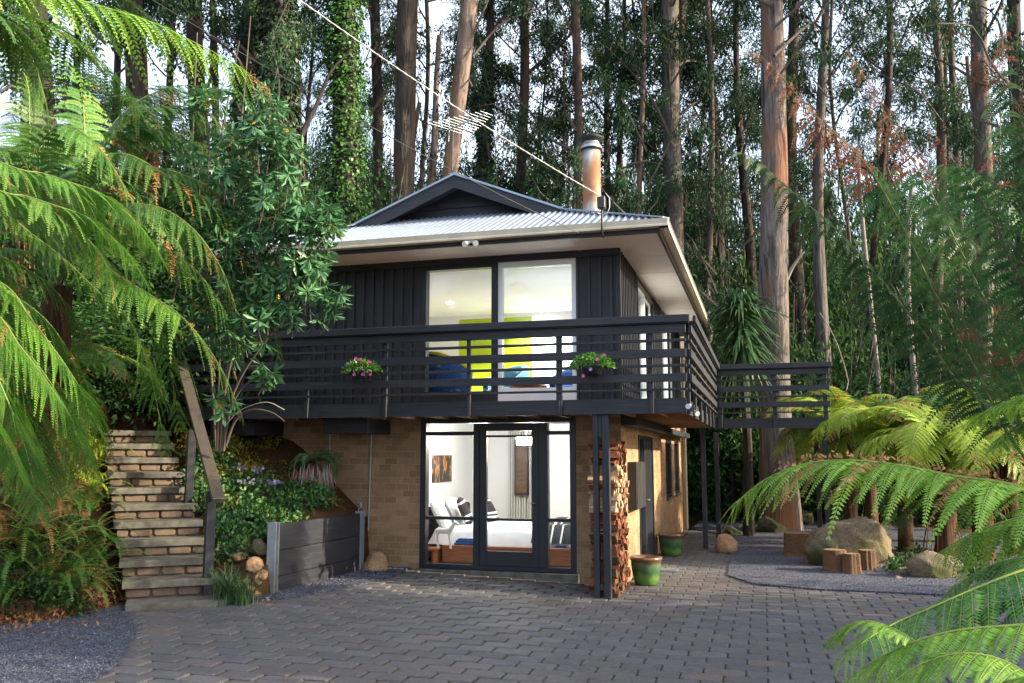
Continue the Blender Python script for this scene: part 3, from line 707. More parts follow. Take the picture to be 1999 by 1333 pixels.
rails_y(BY - .0, 17.0, BX + .047); rails_x(BX + .1, 1.2, 16.93, -1)
for px in (600, 753, 916, 1093, 1273):
    x = ony(px, 800, BY)[0]; w = .05 if px != 1093 else .075
    mb = MB(); mb.box(x - w / 2, x + w / 2, BY - .045, BY - .001, 2.115, 3.205)
    if px == 1093: mb.box(x - .012, x + .012, BY - .056, BY - .0455, 2.12, 3.1)
    mb.build('railing_post', BW_Z, balc, .003)
for px in (470,):
    x = ony(px, 800, BY)[0]; mb = MB(); mb.box(x - .03, x + .03, BY - .045, BY - .001, 2.115, 3.205); mb.build('railing_post', BW_Z, balc, .003)
for y in (10.9, 11.9, 13, 14.1, 15.2, 16.2, 16.9):
    mb = MB(); mb.box(BX + .001, BX + .045, y - .04, y + .04, 2.115, 3.205); mb.build('railing_post', BW_Z, balc, .003)
for x in (-.76, .23, 1.12):
    mb = MB(); mb.box(x - .04, x + .04, 16.932, 16.979, 2.115, 3.205); mb.build('railing_post', BW_Z, balc, .003)
# supporting posts
mb = MB(); xa = ony(1164, 1000, 10.85)[0]; xb = ony(1184, 1000, 10.85)[0]
mb.box(xa - .035, xa + .035, 10.84, 10.93, -.14, 2.12); mb.box(xb - .045, xb + .045, 10.84, 10.93, -.14, 2.12); mb.box(xa + .036, xb - .046, 10.85, 10.92, 1.84, 2.12); mb.box(xa + .036, xb - .046, 10.85, 10.92, -.02, .06)
mb.build('support_post', BW_Z, balc, .004)
for (x, y, w) in ((-1.1, 17.1, .09), (-.98, 19.6, .1), (1.08, 17.1, .09), (1.08, 19.7, .09)):
    mb = MB(); mb.box(x - w / 2, x + w / 2, y - w / 2, y + w / 2, -.2, 2.12); mb.build('support_post', BW_Z, balc, .004)
mb = MB(); mb.box(-1.89 + .02, -1.79, 21.35, 21.45, -.15, 2.25); mb.build('support_post', SANDP, balc, .004)
mb = MB(); mb.box(-7.62, -7.54, 10.95, 11.03, 1.7, 2.12); mb.build('support_post', BW_Z, balc, .004)

# ---- rooms
mb = MB()
mb.box(-6.6, -2.08, 12.22, 16.6, -.06, .0, 1); mb.box(-6.6, -2.08, 12.22, 16.6, 2.2, 2.26, 0)
mb.box(-5.35, -5.25, 12.21, 15.7, .0, 2.2); mb.box(-5.25, -2.08, 15.7, 15.8, .0, 2.2); mb.box(-2.14, -2.08, 12.21, 15.7, 0, 2.2)
mb.box(-3.72, -3.0, 15.3, 15.66, 0, 2.18); mb.box(-2.98, -2.5, 15.25, 15.66, 0, 2.18)
mb.build('bedroom_interior', [WHITE, CARPET], H)
mb = MB()
mb.box(-7.78, -1.99, 12.13, 18.0, 2.29, 2.33, 1); mb.box(-7.78, -1.99, 12.13, 18.0, 4.47, 4.52, 0)
mb.box(-7.78, -5.95, 16.9, 17.0, 2.33, 4.47, 0); mb.box(-4.4, -2.0, 16.9, 17.0, 2.33, 4.47, 0); mb.box(-7.78, -7.7, 12.2, 16.9, 2.33, 4.47)
mb.box(-5.95, -4.4, 16.9, 17.0, 2.33, 4.40, 2); mb.box(-5.95, -4.4, 16.9, 17.0, 4.40, 4.47, 0)
mb.build('living_room_interior', [WHITE, CARPET, LIME], H)
mb = MB()
for q in np.arange(-4.5, -3.85, .05): mb.box(q, q + .03, 15.55 + .03 * math.sin(q * 60), 15.6, .02, 2.15)
tag(mb.build('curtain', CURT, org=(-4.2, 15.6, 0)), 'pale floor length curtain at the back of the bedroom', 'curtain')
# room lights: the visible lamps, plus added fill points without a fitting
def lamp(kind, loc, energy, col, size=.2):
    l = bpy.data.lights.new('room_light', kind); l.energy = energy; l.color = col
    if kind == 'POINT': l.shadow_soft_size = size
    if kind == 'SPOT': l.spot_size = R(125); l.spot_blend = .5; l.shadow_soft_size = size
    o = bpy.data.objects.new('room_light', l); o.location = loc; COL.objects.link(o); return o
for i, (x, y) in enumerate([(-5.2, 14.8), (-3.85, 14.6), (-3.75, 16.2)]):
    pass
for (px, py, lab) in ((878, 591, 'lit round ceiling downlight seen through the dark framed upper window'), (1022, 583, 'brighter left downlight seen through the white framed upper window'), (1058, 606, 'lower right downlight seen through the white framed upper window')):
    p = onz(px, py, 4.465); e = empty('downlight', (p[0], p[1], 4.465), lab, 'ceiling light', 'ceiling downlights upstairs')
    mb = MB(); mb.lathe((p[0], p[1], 4.45), [(.06, .014), (.06, .0), (.045, .0), (.042, .006)], 16); mb.build('trim_ring', WHITEP, e)
    mb = MB(); mb.lathe((p[0], p[1], 4.458), [(.0, 0), (.042, .0)], 16); mb.build('bulb', LAMPD, e)
    lamp('SPOT', (p[0], p[1], 4.44), 165, (1, .94, .86), .05)
lamp('POINT', (-3.0, 13.6, 3.3), 8, (1, .96, .92), .2)  # added fill light, no fitting here
p = ony(1027, 861, 13.6); P = empty('pendant_lamp', (p[0], 13.6, 2.2), 'glowing white drum pendant lamp hanging over the bed', 'pendant lamp')
mb = MB(); mb.lathe((p[0], 13.6, p[2] - .06), [(.155, 0), (.155, .14)], 24); mb.lathe((p[0], 13.6, p[2] - .06), [(0.0, .01), (.153, .01)], 24); mb.build('lamp_shade', LAMPW, P)
mb = MB(); mb.tube([(p[0], 13.6, p[2] + .08), (p[0], 13.6, 2.2)], .006, 6); mb.build('cord', WHITEP, P)
lamp('POINT', (p[0], 13.6, p[2] - .22), 10, (1, .84, .66), .15); lamp('POINT', (-3.3, 12.9, 1.9), 12, (1, .97, .94), .15); lamp('POINT', (-4.3, 13.2, 1.9), 11, (1, .97, .95), .15)  # first is the pendant's glow, the other two are added fill

# bed and furniture
B = empty('bed', (-3.9, 13.6, 0), 'double bed on a teak base with white linen in the lower room', 'bed')
mb = MB(); mb.box(-4.72, -2.74, 12.72, 14.6, .02, .27); mb.build('bed_base', TEAK, B, .005)
mb = MB()
nx, ny = 34, 26
def bedz(u, v):
    e = min(1, min(u, 1 - u) * 14) ** .5 * min(1, min(v, 1 - v) * 12) ** .5
    return .27 + .27 * e + .012 * math.sin(u * 23 + v * 9) + .01 * math.sin(v * 31 - u * 12)
V = [(-5.0 + 2.35 * i / nx, 12.80 + 1.75 * j / ny, bedz(i / nx, j / ny)) for j in range(ny + 1) for i in range(nx + 1)]
mb.add(V, [(j * (nx + 1) + i, j * (nx + 1) + i + 1, (j + 1) * (nx + 1) + i + 1, (j + 1) * (nx + 1) + i) for j in range(ny) for i in range(nx)], 0, True); mb.build('doona', LINEN, B)
mb = MB(); mb.box(-5.2, -5.04, 12.75, 15.0, .0, .80); mb.build('headboard', INK, B, .03)
def pillow(name, c, sx, sy, sz, rot, mats, label, stripes=False):
    mb = MB(); n = 14; V = []; Fs = []; M = Matrix.Rotation(rot[2], 3, 'Z') @ Matrix.Rotation(rot[1], 3, 'Y') @ Matrix.Rotation(rot[0], 3, 'X')
    for s in (1, -1):
        for j in range(n + 1):
            for i in range(n + 1):
                a = i / n * 2 - 1; b = j / n * 2 - 1
                pinch = 1 - .12 * (a * a * b * b); h = (max(0, 1 - a ** 4) * max(0, 1 - b ** 4)) ** .5
                V.append(Vector(c) + M @ Vector((a * sx * (1 - .1 * b * b), b * sy * (1 - .1 * a * a), s * sz * h)))
    m = (n + 1) ** 2
    for k in range(2):
        for j in range(n):
            for i in range(n):
                q = (k * m + j * (n + 1) + i, k * m + j * (n + 1) + i + 1, k * m + (j + 1) * (n + 1) + i + 1, k * m + (j + 1) * (n + 1) + i)
                mb.add([V[t] for t in (q if k == 0 else q[::-1])], [(0, 1, 2, 3)], (1 if stripes and i in (2, 4, 11) else 0), True)
    return tag(mb.build(name, mats, org=c), label, 'pillow', 'pillows on the bed')
pillow('pillow', (-4.86, 13.05, .70), .27, .2, .075, (0, R(-118), 0), [LINEN], 'white pillow leaning at the near side of the headboard')
pillow('pillow', (-4.84, 13.7, .70), .27, .25, .075, (0, R(-118), 0), [LINEN], 'white pillow leaning at the middle of the headboard')
pillow('pillow', (-4.58, 13.35, .74), .24, .24, .07, (0, R(-114), R(15)), [INK, LINEN], 'black cushion with white stripes in front of white pillows, nearer the window', True)
pillow('pillow', (-4.42, 14.0, .72), .24, .25, .07, (0, R(-120), R(-10)), [INK, LINEN], 'black cushion with pale stripes farther along the bed, behind the door frame', True)
mb = MB()
for k, (a, b) in enumerate(((0, .3), (.3, .36), (.36, .46), (.46, .5), (.5, .7), (.7, .74), (.74, 1))):
    x0 = -3.35 + .62 * a; x1 = -3.35 + .62 * b
    V = []
    for j in range(15): 
        y = 12.76 + 1.75 * j / 14; z = .585 + (-.25 if j == 0 else 0) + .012 * math.sin(j); V += [(x0 + .05 * math.sin(j * .5), y + (0.0 if j else -.0), z), (x1 + .05 * math.sin(j * .5), y, z)]
    mb.add(V, [(2 * j, 2 * j + 1, 2 * j + 3, 2 * j + 2) for j in range(14)], 1 if k in (1, 3, 5) else 0, True)
tag(mb.build('throw_blanket', [INK, LINEN], org=(-3, 13, .5)), 'black blanket with white stripes across the foot of the bed', 'blanket')
mb = MB(); mb.box(-4.55, -4.12, 12.76, 12.98, .272, .31); mb.box(-4.53, -4.16, 12.77, 12.96, .311, .345); mb.box(-4.5, -4.24, 12.78, 12.94, .346, .37)
tag(mb.build('folded_towels', BLUEF, bevel=.012, org=(-4.3, 12.9, .28)), 'folded blue towels on the front edge of the teak base', 'towels')
mb = MB(); mb.box(-2.98, -2.8, 12.75, 12.87, .272, .29); mb.box(-2.97, -2.82, 12.755, 12.86, .291, .305)
tag(mb.build('book', [BLUEF], org=(-2.9, 12.8, .27)), 'small dark blue book on the right end of the teak base', 'book')
BT = empty('side_table', (-4.9, 12.7, 0), 'low teak side table carrying the white animal figure', 'side table')
mb = MB(); mb.box(-5.2, -4.76, 12.5, 12.95, .2, .235); mb.build('table_top', TEAK, BT, .004)
for x in (-5.17, -4.80):
    mb = MB(); mb.box(x - .015, x + .015, 12.53, 12.92, 0, .2); mb.build('leg', TEAK, BT)
def figurine():
    c = np.array([-4.66, 12.60, .235]); mb = MB(); X = lambda x, z, y=0: c + np.array([x - .12, y, z])
    mb.tube([X(.0, .25), X(.05, .262), X(.13, .255), X(.2, .265), X(.26, .28)], [.03, .046, .044, .048, .03], 10)
    mb.tube([X(.235, .28), X(.275, .34), X(.30, .385)], [.04, .026, .022], 8); mb.tube([X(.285, .385), X(.325, .375), X(.365, .35)], [.028, .024, .014], 8)
    for dy in (-.012, .012): mb.tube([X(.295, .4, dy), X(.288, .435, dy * 1.6)], [.008, .002], 5)
    for x, dx, dy in ((.03, -.01, .022), (.03, .02, -.022), (.22, .0, .022), (.22, .03, -.022)):
        mb.tube([X(x, .25, dy), X(x + dx * .5 - .01, .15, dy), X(x + dx, .08, dy), X(x + dx, .0, dy)], [.026, .015, .011, .012], 7)
    mb.tube([X(.0, .27), X(-.03, .22), X(-.035, .16)], [.012, .009, .004], 6)
    tag(mb.build('animal_figurine', WHITEP, org=c), 'white standing zebra figurine by the left glass panel', 'figurine')
figurine()
mb = MB(); mb.box(-5.248, -5.225, 13.62, 14.52, 1.17, 1.62); 
PIC = N('orange flower canvas'); v = PIC.tex((1, 3.2, .8)); nz = PIC.noise(v, 3.1, 2, .5, 1.2)
pcol = PIC.ramp(nz.outputs['Fac'], [(.5, (.025, .025, .03)), (.56, (.1, .06, .04)), (.59, (.5, .17, .02)), (.63, (.7, .32, .04)), (.66, (.05, .045, .045))]); PICM = PIC.fin(pcol, .6)
tag(mb.build('painting', PICM, org=(-5.24, 14.0, 1.2)), 'dark canvas with orange stems on the bedroom wall', 'painting')
mb = MB(); mb.box(-4.36, -4.1, 15.46, 15.5, .9, 1.9); mb.box(-4.33, -4.13, 15.455, 15.46, .95, 1.85, 1)
tag(mb.build('wall_hanging', [INK, LOGD], org=(-4.3, 15.5, 1)), 'tall dark framed panel on the bedroom back wall', 'picture')
lm = LM(); r = np.random.default_rng(4); bs = np.tile([0, 0, 0.], (26, 1)); d = unit(np.c_[r.normal(0, .5, 26), r.normal(0, .5, 26), np.ones(26)]); lm.kites(bs, d, rvec(26), .28, .02, r.random(26)); 
o = link('pot_plant', lm.mesh('pot_plant', [GOLD])); o.location = (-3.75, 14.75, .58); tag(o, 'small sprig of green leaves behind the bed', 'plant')
def armchair(c, rz, fab, label, trim=None):
    e = empty('armchair', c, label, 'armchair'); M = Matrix.Rotation(rz, 3, 'Z')
    n = 18
    for nm, mats in (('shell', fab),):
        mb = MB(); V = []
        for i in range(n + 1):
            a = R(-115 + 230 * i / n); hgt = .42 + .42 * math.cos(a / 2) ** 2
            for rr, z in ((.34, .12), (.40, .3), (.42, hgt), (.34, hgt), (.30, .4), (.28, .3)):
                p = M @ Vector((-math.cos(a) * rr, math.sin(a) * rr, z)); V.append(Vector(c) + p)
        mb.add(V, [(i * 6 + k, i * 6 + (k + 1) % 6, (i + 1) * 6 + (k + 1) % 6, (i + 1) * 6 + k) for i in range(n) for k in range(6)], 0, True); mb.build('shell', fab, e)
    mb = MB(); mb.lathe(Vector(c) + Vector((0, 0, .25)), [(0, .17), (.27, .17), (.31, .12), (.3, .0), (0, 0)], 18); mb.build('seat', fab, e)
    for q in range(4):
        a = R(45 + 90 * q); mb = MB(); mb.tube([Vector(c) + Vector((.22 * math.cos(a), .22 * math.sin(a), .25)), Vector(c) + Vector((.27 * math.cos(a), .27 * math.sin(a), 0))], .015, 6); mb.build('leg', TEAK, e)
    if trim:
        mb = MB(); mb.tube([Vector(c) + M @ Vector((-math.cos(R(a)) * .4, math.sin(R(a)) * .4, .44 + .42 * math.cos(R(a) / 2) ** 2)) for a in range(-115, 116, 10)], .03, 8); mb.build('piping', trim, e)
armchair((-4.75, 13.0, 2.33), R(60), BLUEF, 'dark blue tub chair with yellow edge behind the upper railing', YELF)
armchair((-4.2, 14.3, 2.33), R(-120), SKYF, 'pale blue tub chair between the two upstairs windows')
armchair((-3.0, 14.2, 2.33), R(-120), BLUEF, 'navy tub chair at the right of the white upper window')
mb = MB(); mb.lathe((-3.55, 13.4, 2.33), [(0, .38), (.3, .38), (.3, .35), (.04, .34), (.04, .02), (.2, .0)], 20); tag(mb.build('coffee_table', TEAK, org=(-3.55, 13.4, 2.33)), 'round wooden coffee table between the upstairs chairs', 'table')

# ---------------------------------------------------------------- things on the house
p = ony(924, 470, EY + .03); L0 = empty('security_light', (p[0], EY + .03, 4.47), 'white twin security light under the front eave', 'outdoor light')
mb = MB(); mb.box(p[0] - .05, p[0] + .05, EY - .005, EY + .048, 4.50, 4.56); mb.build('mounting_plate', WHITEP, L0)
for s in (-1, 1):
    c = Vector((p[0] + s * .06, EY - .05, 4.49)); mb = MB(); mb.tube([c + Vector((-s * .03, .05, .03)), c + Vector((0, .02, .0)), c + Vector((s * .02, -.06, -.035))], [.015, .028, .04], 12); mb.build('spotlight_head', WHITEP, L0)
c = at(1352, 798, 10.75 / math.cos(R(10)))
c = ony(1352, 798, 10.70); L1 = empty('floodlight', c, 'silver twin floodlight at the corner of the balcony rim', 'outdoor light')
for s, d in ((-1, (-.3, -1, -.3)), (1, (.5, -.9, -.5))):
    q = Vector(c) + Vector((s * .035, 0, -s * .04)); d = Vector(d).normalized(); mb = MB(); mb.tube([q - d * .03, q, q + d * .05], [.015, .025, .036], 12); mb.build('spotlight_head', GALV, L1)
    mb = MB(); mb.tube([q + d * .051, q + d * .054], .03, 12); mb.build('lens', WHITEP, L1)
mb = MB(); mb.box(c[0] - .04, c[0] + .02, 10.70, 10.79, c[2] - .03, c[2] + .05); mb.build('mounting_plate', BLACKP, L1)
# power bracket and line
px = ony(1176, 430, 11.0)[0]
PB = empty('power_bracket', (px, 11.0, 4.5), 'black service bracket with box standing above the gutter', 'power bracket')
mb = MB(); mb.tube([(px + .0, 11.06, 4.44), (px, 10.96, 4.46), (px, 10.96, 4.6), (px, 10.97, 4.82)], .014, 8); mb.build('riser_pipe', BLACKP, PB)
mb = MB(); mb.box(px - .055, px + .05, 10.92, 11.02, 4.79, 4.95); mb.build('junction_box', BLACKP, PB, .01)
mb = MB(); mb.tube([(px + .02, 10.97, 4.95), (px + .05, 10.97, 5.0), (px + .1, 10.97, 4.93), (px + .1, 10.97, 4.8), (px + .07, 10.97, 4.73), (px + .0, 10.96, 4.7)], .007, 6); mb.build('cable_loop', GALV, PB)
def cable(a, b, rad, sag, name, mat, label, twist=0):
    mb = MB(); n = 60; A = Vector(a); Bv = Vector(b)
    for s in ((-1, 1) if twist else (0,)):
        pts = []
        for i in range(n * (3 if twist else 1) + 1):
            t = i / (n * (3 if twist else 1)); p = A.lerp(Bv, t); p.z -= sag * 4 * t * (1 - t)
            if twist: p += Vector((math.cos(t * twist), 0, math.sin(t * twist))) * rad * .7 * s
            pts.append(p)
        mb.tube(pts, rad, 5)
    return tag(mb.build(name, mat, org=b), label, 'cable')
cable(at(380, -150, 8.2), (px - .05, 10.97, 4.99), .0052, .1, 'power_line', simple('pale cable sheath', (.5, .5, .5), (.4, .4, .42), 9, .6, .1), 'thick pale twisted power line running down to the bracket on the roof edge', 160)
cable(at(200, -60, 8.5), at(1130, 455, 11.2), .005, .1, 'phone_line', BLACKP, 'thin black line crossing in front of the gable to the eave')
a = np.array([CXR + .02, GY - .2, RZ + .02])
AN = empty('tv_antenna', a, 'silver comb shaped television antenna on a thin mast above the gable', 'antenna')
top = ony(884, 252, GY - .2); mb = MB(); mb.tube([a, (top[0], GY - .2, top[2] - .02)], .011, 6); mb.build('mast', BLACKP, AN)
A0 = ony(876, 257, GY - .55); A1 = ony(948, 218, GY + .9); A0 = np.array([top[0] - .06, GY - .2, top[2]]); A1 = onz(950, 221, top[2])
mb = MB(); mb.tube([A0, A1], .012, 6); mb.build('boom', GALV, AN)
mb = MB(); dirv = np.array(unit(np.cross(A1 - A0, [0, 0, 1.])))
for i in range(11):
    t = i / 10; c = A0 + (A1 - A0) * t; l = .42 - .03 * i; mb.tube([c - dirv * l, c + dirv * l], .005, 5)
for s in (-1, 1): mb.tube([A0, A0 + np.array([0, -.02, s * .2]) + dirv * 0], .006, 5)
mb.build('elements', GALV, AN)

# hanging flower baskets
def basket(px_, py_, label, pk):
    c = ony(px_, py_, BY - .17); e = empty('flower_basket', c, label, 'flower basket', 'flower baskets on the balcony rail')
    mb = MB(); mb.lathe(Vector(c) + Vector((0, 0, -.12)), [(.0, 0), (.10, 0), (.15, .1), (.155, .11), (.14, .11)], 16); mb.tube([Vector(c) + Vector((0, .06, .0)), Vector(c) + Vector((0, .1, .12)), Vector(c) + Vector((0, .08, .2))], .006, 5); mb.build('pot', BLACKP, e)
    r = np.random.default_rng(px_); n = 900; d = rvec(n, r); d[:, 2] = np.abs(d[:, 2]) * .9 - .22; rad = r.uniform(.5, 1.05, n) ** .5
    P = d * rad[:, None] * np.array([.27, .17, .19]); lm = LM(); lm.kites(P, unit(d + rvec(n, r) * .7), rvec(n, r), r.uniform(.03, .05, n), .028, r.random(n)); link('foliage', lm.mesh('foliage', [IVY_B]), e)
    lm = LM(); m = 15 if pk == 0 else 7
    for k in range(m):
        dd = rvec(1, r)[0]; dd[1] = -abs(dd[1]); cc = dd * np.array([.22, .16, .17]); cc[2] += .0; cc[2] = cc[2] if k % 3 else -.07
        a = np.arange(6) * math.pi / 3; D = np.c_[np.cos(a), -.3 * np.ones(6), np.sin(a)]; lm.kites(np.tile(cc, (6, 1)), unit(D), unit(np.cross(D, [0, 1, 0])), .026, .026, r.random(6), 0 if (k + pk) % 4 else 1)
    link('blossoms', lm.mesh('blossoms', [PINK, VIOL]), e)
IVY_B = leafmat('petunia leaves', [(.04, .12, .02), (.08, .22, .03), (.13, .3, .05)], .25, .5, .05)
basket(707, 722, 'left flower basket with many pink petunias against the black timber', 0); basket(1156, 712, 'right flower basket with mostly green leaves near the house corner', 1)

# ---------------------------------------------------------------- firewood stack
wood_g = 'split firewood stacked under the balcony'
r = random.Random(11)
protos = []
def log_mesh(k):
    mb = MB(); rr = random.Random(k); n = rr.choice([3, 4, 4, 5]); L = rr.uniform(.155, .175); R0 = rr.uniform(.048, .07); pr = []
    for i in range(n):
        a = 2 * math.pi * i / n + rr.uniform(-.3, .3); pr.append((math.cos(a) * R0 * rr.uniform(.8, 1.2), math.sin(a) * R0 * rr.uniform(.7, .95)))
    V = []
    for s in range(4):
        x = -L + 2 * L * s / 3
        for (y, z) in pr: V.append((x + rr.uniform(-.012, .012), y + rr.uniform(-.008, .008), z + rr.uniform(-.008, .008)))
    Fs = [(s * n + i, s * n + (i + 1) % n, (s + 1) * n + (i + 1) % n, (s + 1) * n + i) for s in range(3) for i in range(n)] + [tuple(range(n))[::-1], tuple(range(3 * n, 4 * n))]
    mb.add(V, Fs); return mb
logs = []
for k in range(8):
    for mt in (LOGR, LOGT, LOGD):
        mb = log_mesh(k); o = mb.build('firewood', mt); COL.objects.unlink(o); logs.append((k, mt, o.data)); bpy.data.objects.remove(o)
xR = -1.78
z = -.12; row = 0
while z < 1.78:
    h = r.uniform(.068, .085)
    for c in range(8):
        yy = 11.02 + c * .12 + r.uniform(-.03, .03); frac = (z + .12) / 1.9
        pal = LOGT if .52 < frac < .82 and r.random() < .85 else (LOGR if r.random() < .8 else LOGD)
        me = r.choice([m for k, mt, m in logs if mt is pal]); o = link('firewood', me)
        o.location = (xR - .17 + r.uniform(-.025, .03), yy, z + h * .55 + r.uniform(-.012, .012)); o.rotation_euler = (r.uniform(-3, 3), r.uniform(-.09, .09), r.uniform(-.2, .2))
        lab = {LOGT.name: 'pale split log in the middle of the firewood stack under the balcony', LOGR.name: 'reddish split log in the firewood stack behind the double post', LOGD.name: 'dark brown bark log in the firewood stack behind the double post'}[pal.name]
        if frac > .93: lab = 'split log on the very top of the firewood stack'
        tag(o, lab, 'firewood', wood_g)
    z += h; row += 1

# ---------------------------------------------------------------- pots
GLZ = N('green drip glaze'); v = GLZ.tex((9, 9, .8)); nz = GLZ.noise(v, 1.6, 4); tc = GLZ.n('TexCoord'); sp = GLZ.n('SeparateXYZ'); GLZ.l(tc.outputs['Object'], sp.inputs[0])
ad = GLZ.n('Math', operation='MULTIPLY_ADD'); GLZ.l(nz.outputs['Fac'], ad.inputs[0]); ad.inputs[1].default_value = .22; GLZ.l(sp.outputs[2], ad.inputs[2])
gc = GLZ.ramp(ad.outputs[0], [(.06, (.05, .14, .035)), (.2, (.10, .2, .04)), (.29, (.03, .085, .03)), (.40, (.07, .13, .065)), (.43, (.10, .06, .035)), (.5, (.14, .075, .045))]); GLZM = GLZ.fin(gc, .22, .5)
def pot(px_, py_, s, label):
    c = onz(px_, py_, -.12); mb = MB(); c = (max(c[0], -1.62), c[1] + .1, -.12)
    mb.lathe(c, [(0, 0), (.15 * s, 0), (.165 * s, .01), (.2 * s, .12 * s), (.225 * s, .3 * s), (.228 * s, .36 * s), (.245 * s, .37 * s), (.248 * s, .41 * s), (.225 * s, .415 * s), (.21 * s, .36 * s), (.19 * s, .33 * s)], 32)
    o = mb.build('glazed_pot', [GLZM, SOIL], org=c); mb2 = MB(); mb2.lathe(c, [(0, .34 * s), (.2 * s, .33 * s)], 20); s_ = mb2.build('potting_soil', SOIL, o); tag(o, label, 'pot', 'glazed pots beside the side wall')
pot(1260, 1143, .9, 'brighter green glazed pot with brown rim nearest the firewood'); pot(1309, 1086, .92, 'darker green glazed pot beyond the side door')
mb = MB(); c = onz(1302, 1112, -.1)
for i in range(5): mb.box(c[0] - .16, c[0] + .16, c[1] - .12 + i * .05, c[1] - .085 + i * .05, -.115, -.095 + .004 * (i % 2))
tag(mb.build('boot_scraper', GALV, org=c), 'flat grey slatted boot scraper on the paving by the pots', 'boot scraper')

# ---------------------------------------------------------------- rocks and stumps
def rock(name, c, s, mat, label, seed, group=None, cat='rock', sub=3, flat=.25, rz=0, faces=None):
    import bmesh
    bm = bmesh.new(); bmesh.ops.create_icosphere(bm, subdivisions=sub, radius=1); rr = np.random.default_rng(seed)
    planes = [(unit(rr.normal(size=3)), rr.uniform(.55, .85)) for _ in range(11)]
    if faces: planes = [(unit(np.array(n_, float)), d) for n_, d in faces]
    ph = rr.uniform(0, 6, 6)
    for v in bm.verts:
        p = np.array(v.co)
        for n_, d in planes:
            e = p @ n_ - d
            if e > 0: p = p - n_ * e * .9
        p *= 1 + .012 * math.sin(23 * p[0] + ph[3]) * math.sin(19 * p[1] + 17 * p[2]) + .04 * math.sin(5 * p[0] + ph[0]) * math.sin(6 * p[1] + ph[1]) + .025 * math.sin(13 * p[2] + ph[2] + 9 * p[0]) + .012 * rr.normal()
        if p[2] < -flat: p[2] = -flat
        v.co = p * np.array(s)
    me = bpy.data.meshes.new(name); bm.to_mesh(me); bm.free(); me.materials.append(mat); me.polygons.foreach_set('use_smooth', [name == 'boulder'] * len(me.polygons))
    o = link(name, me); o.location = (c[0], c[1], c[2] + flat * s[2]); o.rotation_euler = (0, 0, rz); return tag(o, label, cat, group)
rock('boulder', (1.3, 15.25, -.1), (.74, .46, .76), STONE, 'largest lichened boulder behind the cut stumps on the gravel', 5, sub=5, rz=.1, faces=[((-.08, -.1, 1), .6), ((0, -1, .35), .68), ((-1, -.5, .5), .68), ((1, -.3, .25), .72), ((.5, -1, .1), .72), ((-.3, .2, 1), .66), ((.9, 0, .9), .78), ((-.6, -1, .2), .74)])
rock('boulder', (.86, 15.05, -.12), (.34, .3, .42), STONED, 'left shoulder boulder, dark for the shadowed side of the largest boulder', 8, sub=4)  # dark stone colour stands in for shade on the largest boulder's left
c = onz(1830, 1132, -.12); rock('boulder', (c[0], c[1] + .2, -.12), (.42, .26, .3), STONE, 'low rounded boulder at the right end of the gravel', 12, sub=4)
c = onz(1420, 1080, -.12); rock('boulder', (c[0], c[1] + .15, -.12), (.23, .2, .3), STONER, 'small rounded boulder beside the balcony post on the paving', 14)
for i, (x, y, s, lb) in enumerate([(1430, 1030, .25, 'dark rock behind the small rounded boulder'), (1500, 1025, .45, 'dark mossy rock in the shade below the rear balcony, left of the post'), (1560, 1010, .5, 'dark mossy rock in the shade under the rear balcony, at the tree foot'), (1460, 975, .35, 'mossy rock low at the edge of the forest floor'), (1770, 1110, .16, 'small stone between the largest boulder and the low boulder'), (1752, 1118, .1, 'tiny stone right beside the foot of the largest boulder')]):
    c = onz(x, y + 15, -.12); rock('rock', (c[0], c[1] + .1, -.14), (s, s * .7, s * .75), STONED if i < 4 else STONE, lb, 30 + i)
def stump(px_, py_, rad, h, label, seed):
    c = onz(px_, py_, -.11); rr = random.Random(seed); c = (c[0], c[1] + rad, -.12); seg = 22; mb = MB(); V = []
    seg = 36; w = [1 + rr.uniform(-.05, .05) + .06 * math.sin(i * .7 + seed) + .04 * math.sin(i * 1.9 + seed) for i in range(seg)]
    for z, k in ((0, 1.12), (.08, 1.02), (h * .6, .98), (h, .97)):
        for i in range(seg):
            a = 2 * math.pi * i / seg; V.append((c[0] + math.cos(a) * rad * w[i] * k, c[1] + math.sin(a) * rad * w[i] * k, c[2] + z))
    mb.add(V, [(j * seg + i, j * seg + (i + 1) % seg, (j + 1) * seg + (i + 1) % seg, (j + 1) * seg + i) for j in range(3) for i in range(seg)])
    o = mb.build('log_stump', LOGD, org=c); mb = MB(); mb.add(V[-seg:], [tuple(range(seg))]); mb.v = [(a, b, z + .002) for a, b, z in mb.v]; mb.build('cut_face', CUT, o); return tag(o, label, 'stump', 'cut stumps by the boulder')
stump(1633, 1118, .16, .33, 'taller dark cut stump, left of the three before the largest boulder', 1); stump(1664, 1122, .12, .3, 'pale cut stump in the middle of the three before the largest boulder', 2); stump(1696, 1115, .12, .31, 'brown cut stump, right of the three before the largest boulder', 3); stump(1560, 1088, .24, .4, 'wide cut stump left of the largest boulder', 4)
c = onz(465, 1188, -.08); mb = MB(); mb.tube([(c[0], c[1], -.1), (c[0], c[1], .14), (c[0], c[1], .2)], [.10, .095, .085], 14, noise=.06); tag(mb.build('bollard', LOGD, org=c), 'short dark round timber bollard at the foot of the steps', 'bollard')
c = onz(720, 1112, -.03); rock('boulder', (-5.3, 11.6, -.02), (.2, .17, .24), STONER, 'orange brown boulder against the brick wall beneath the tap', 21, sub=4)
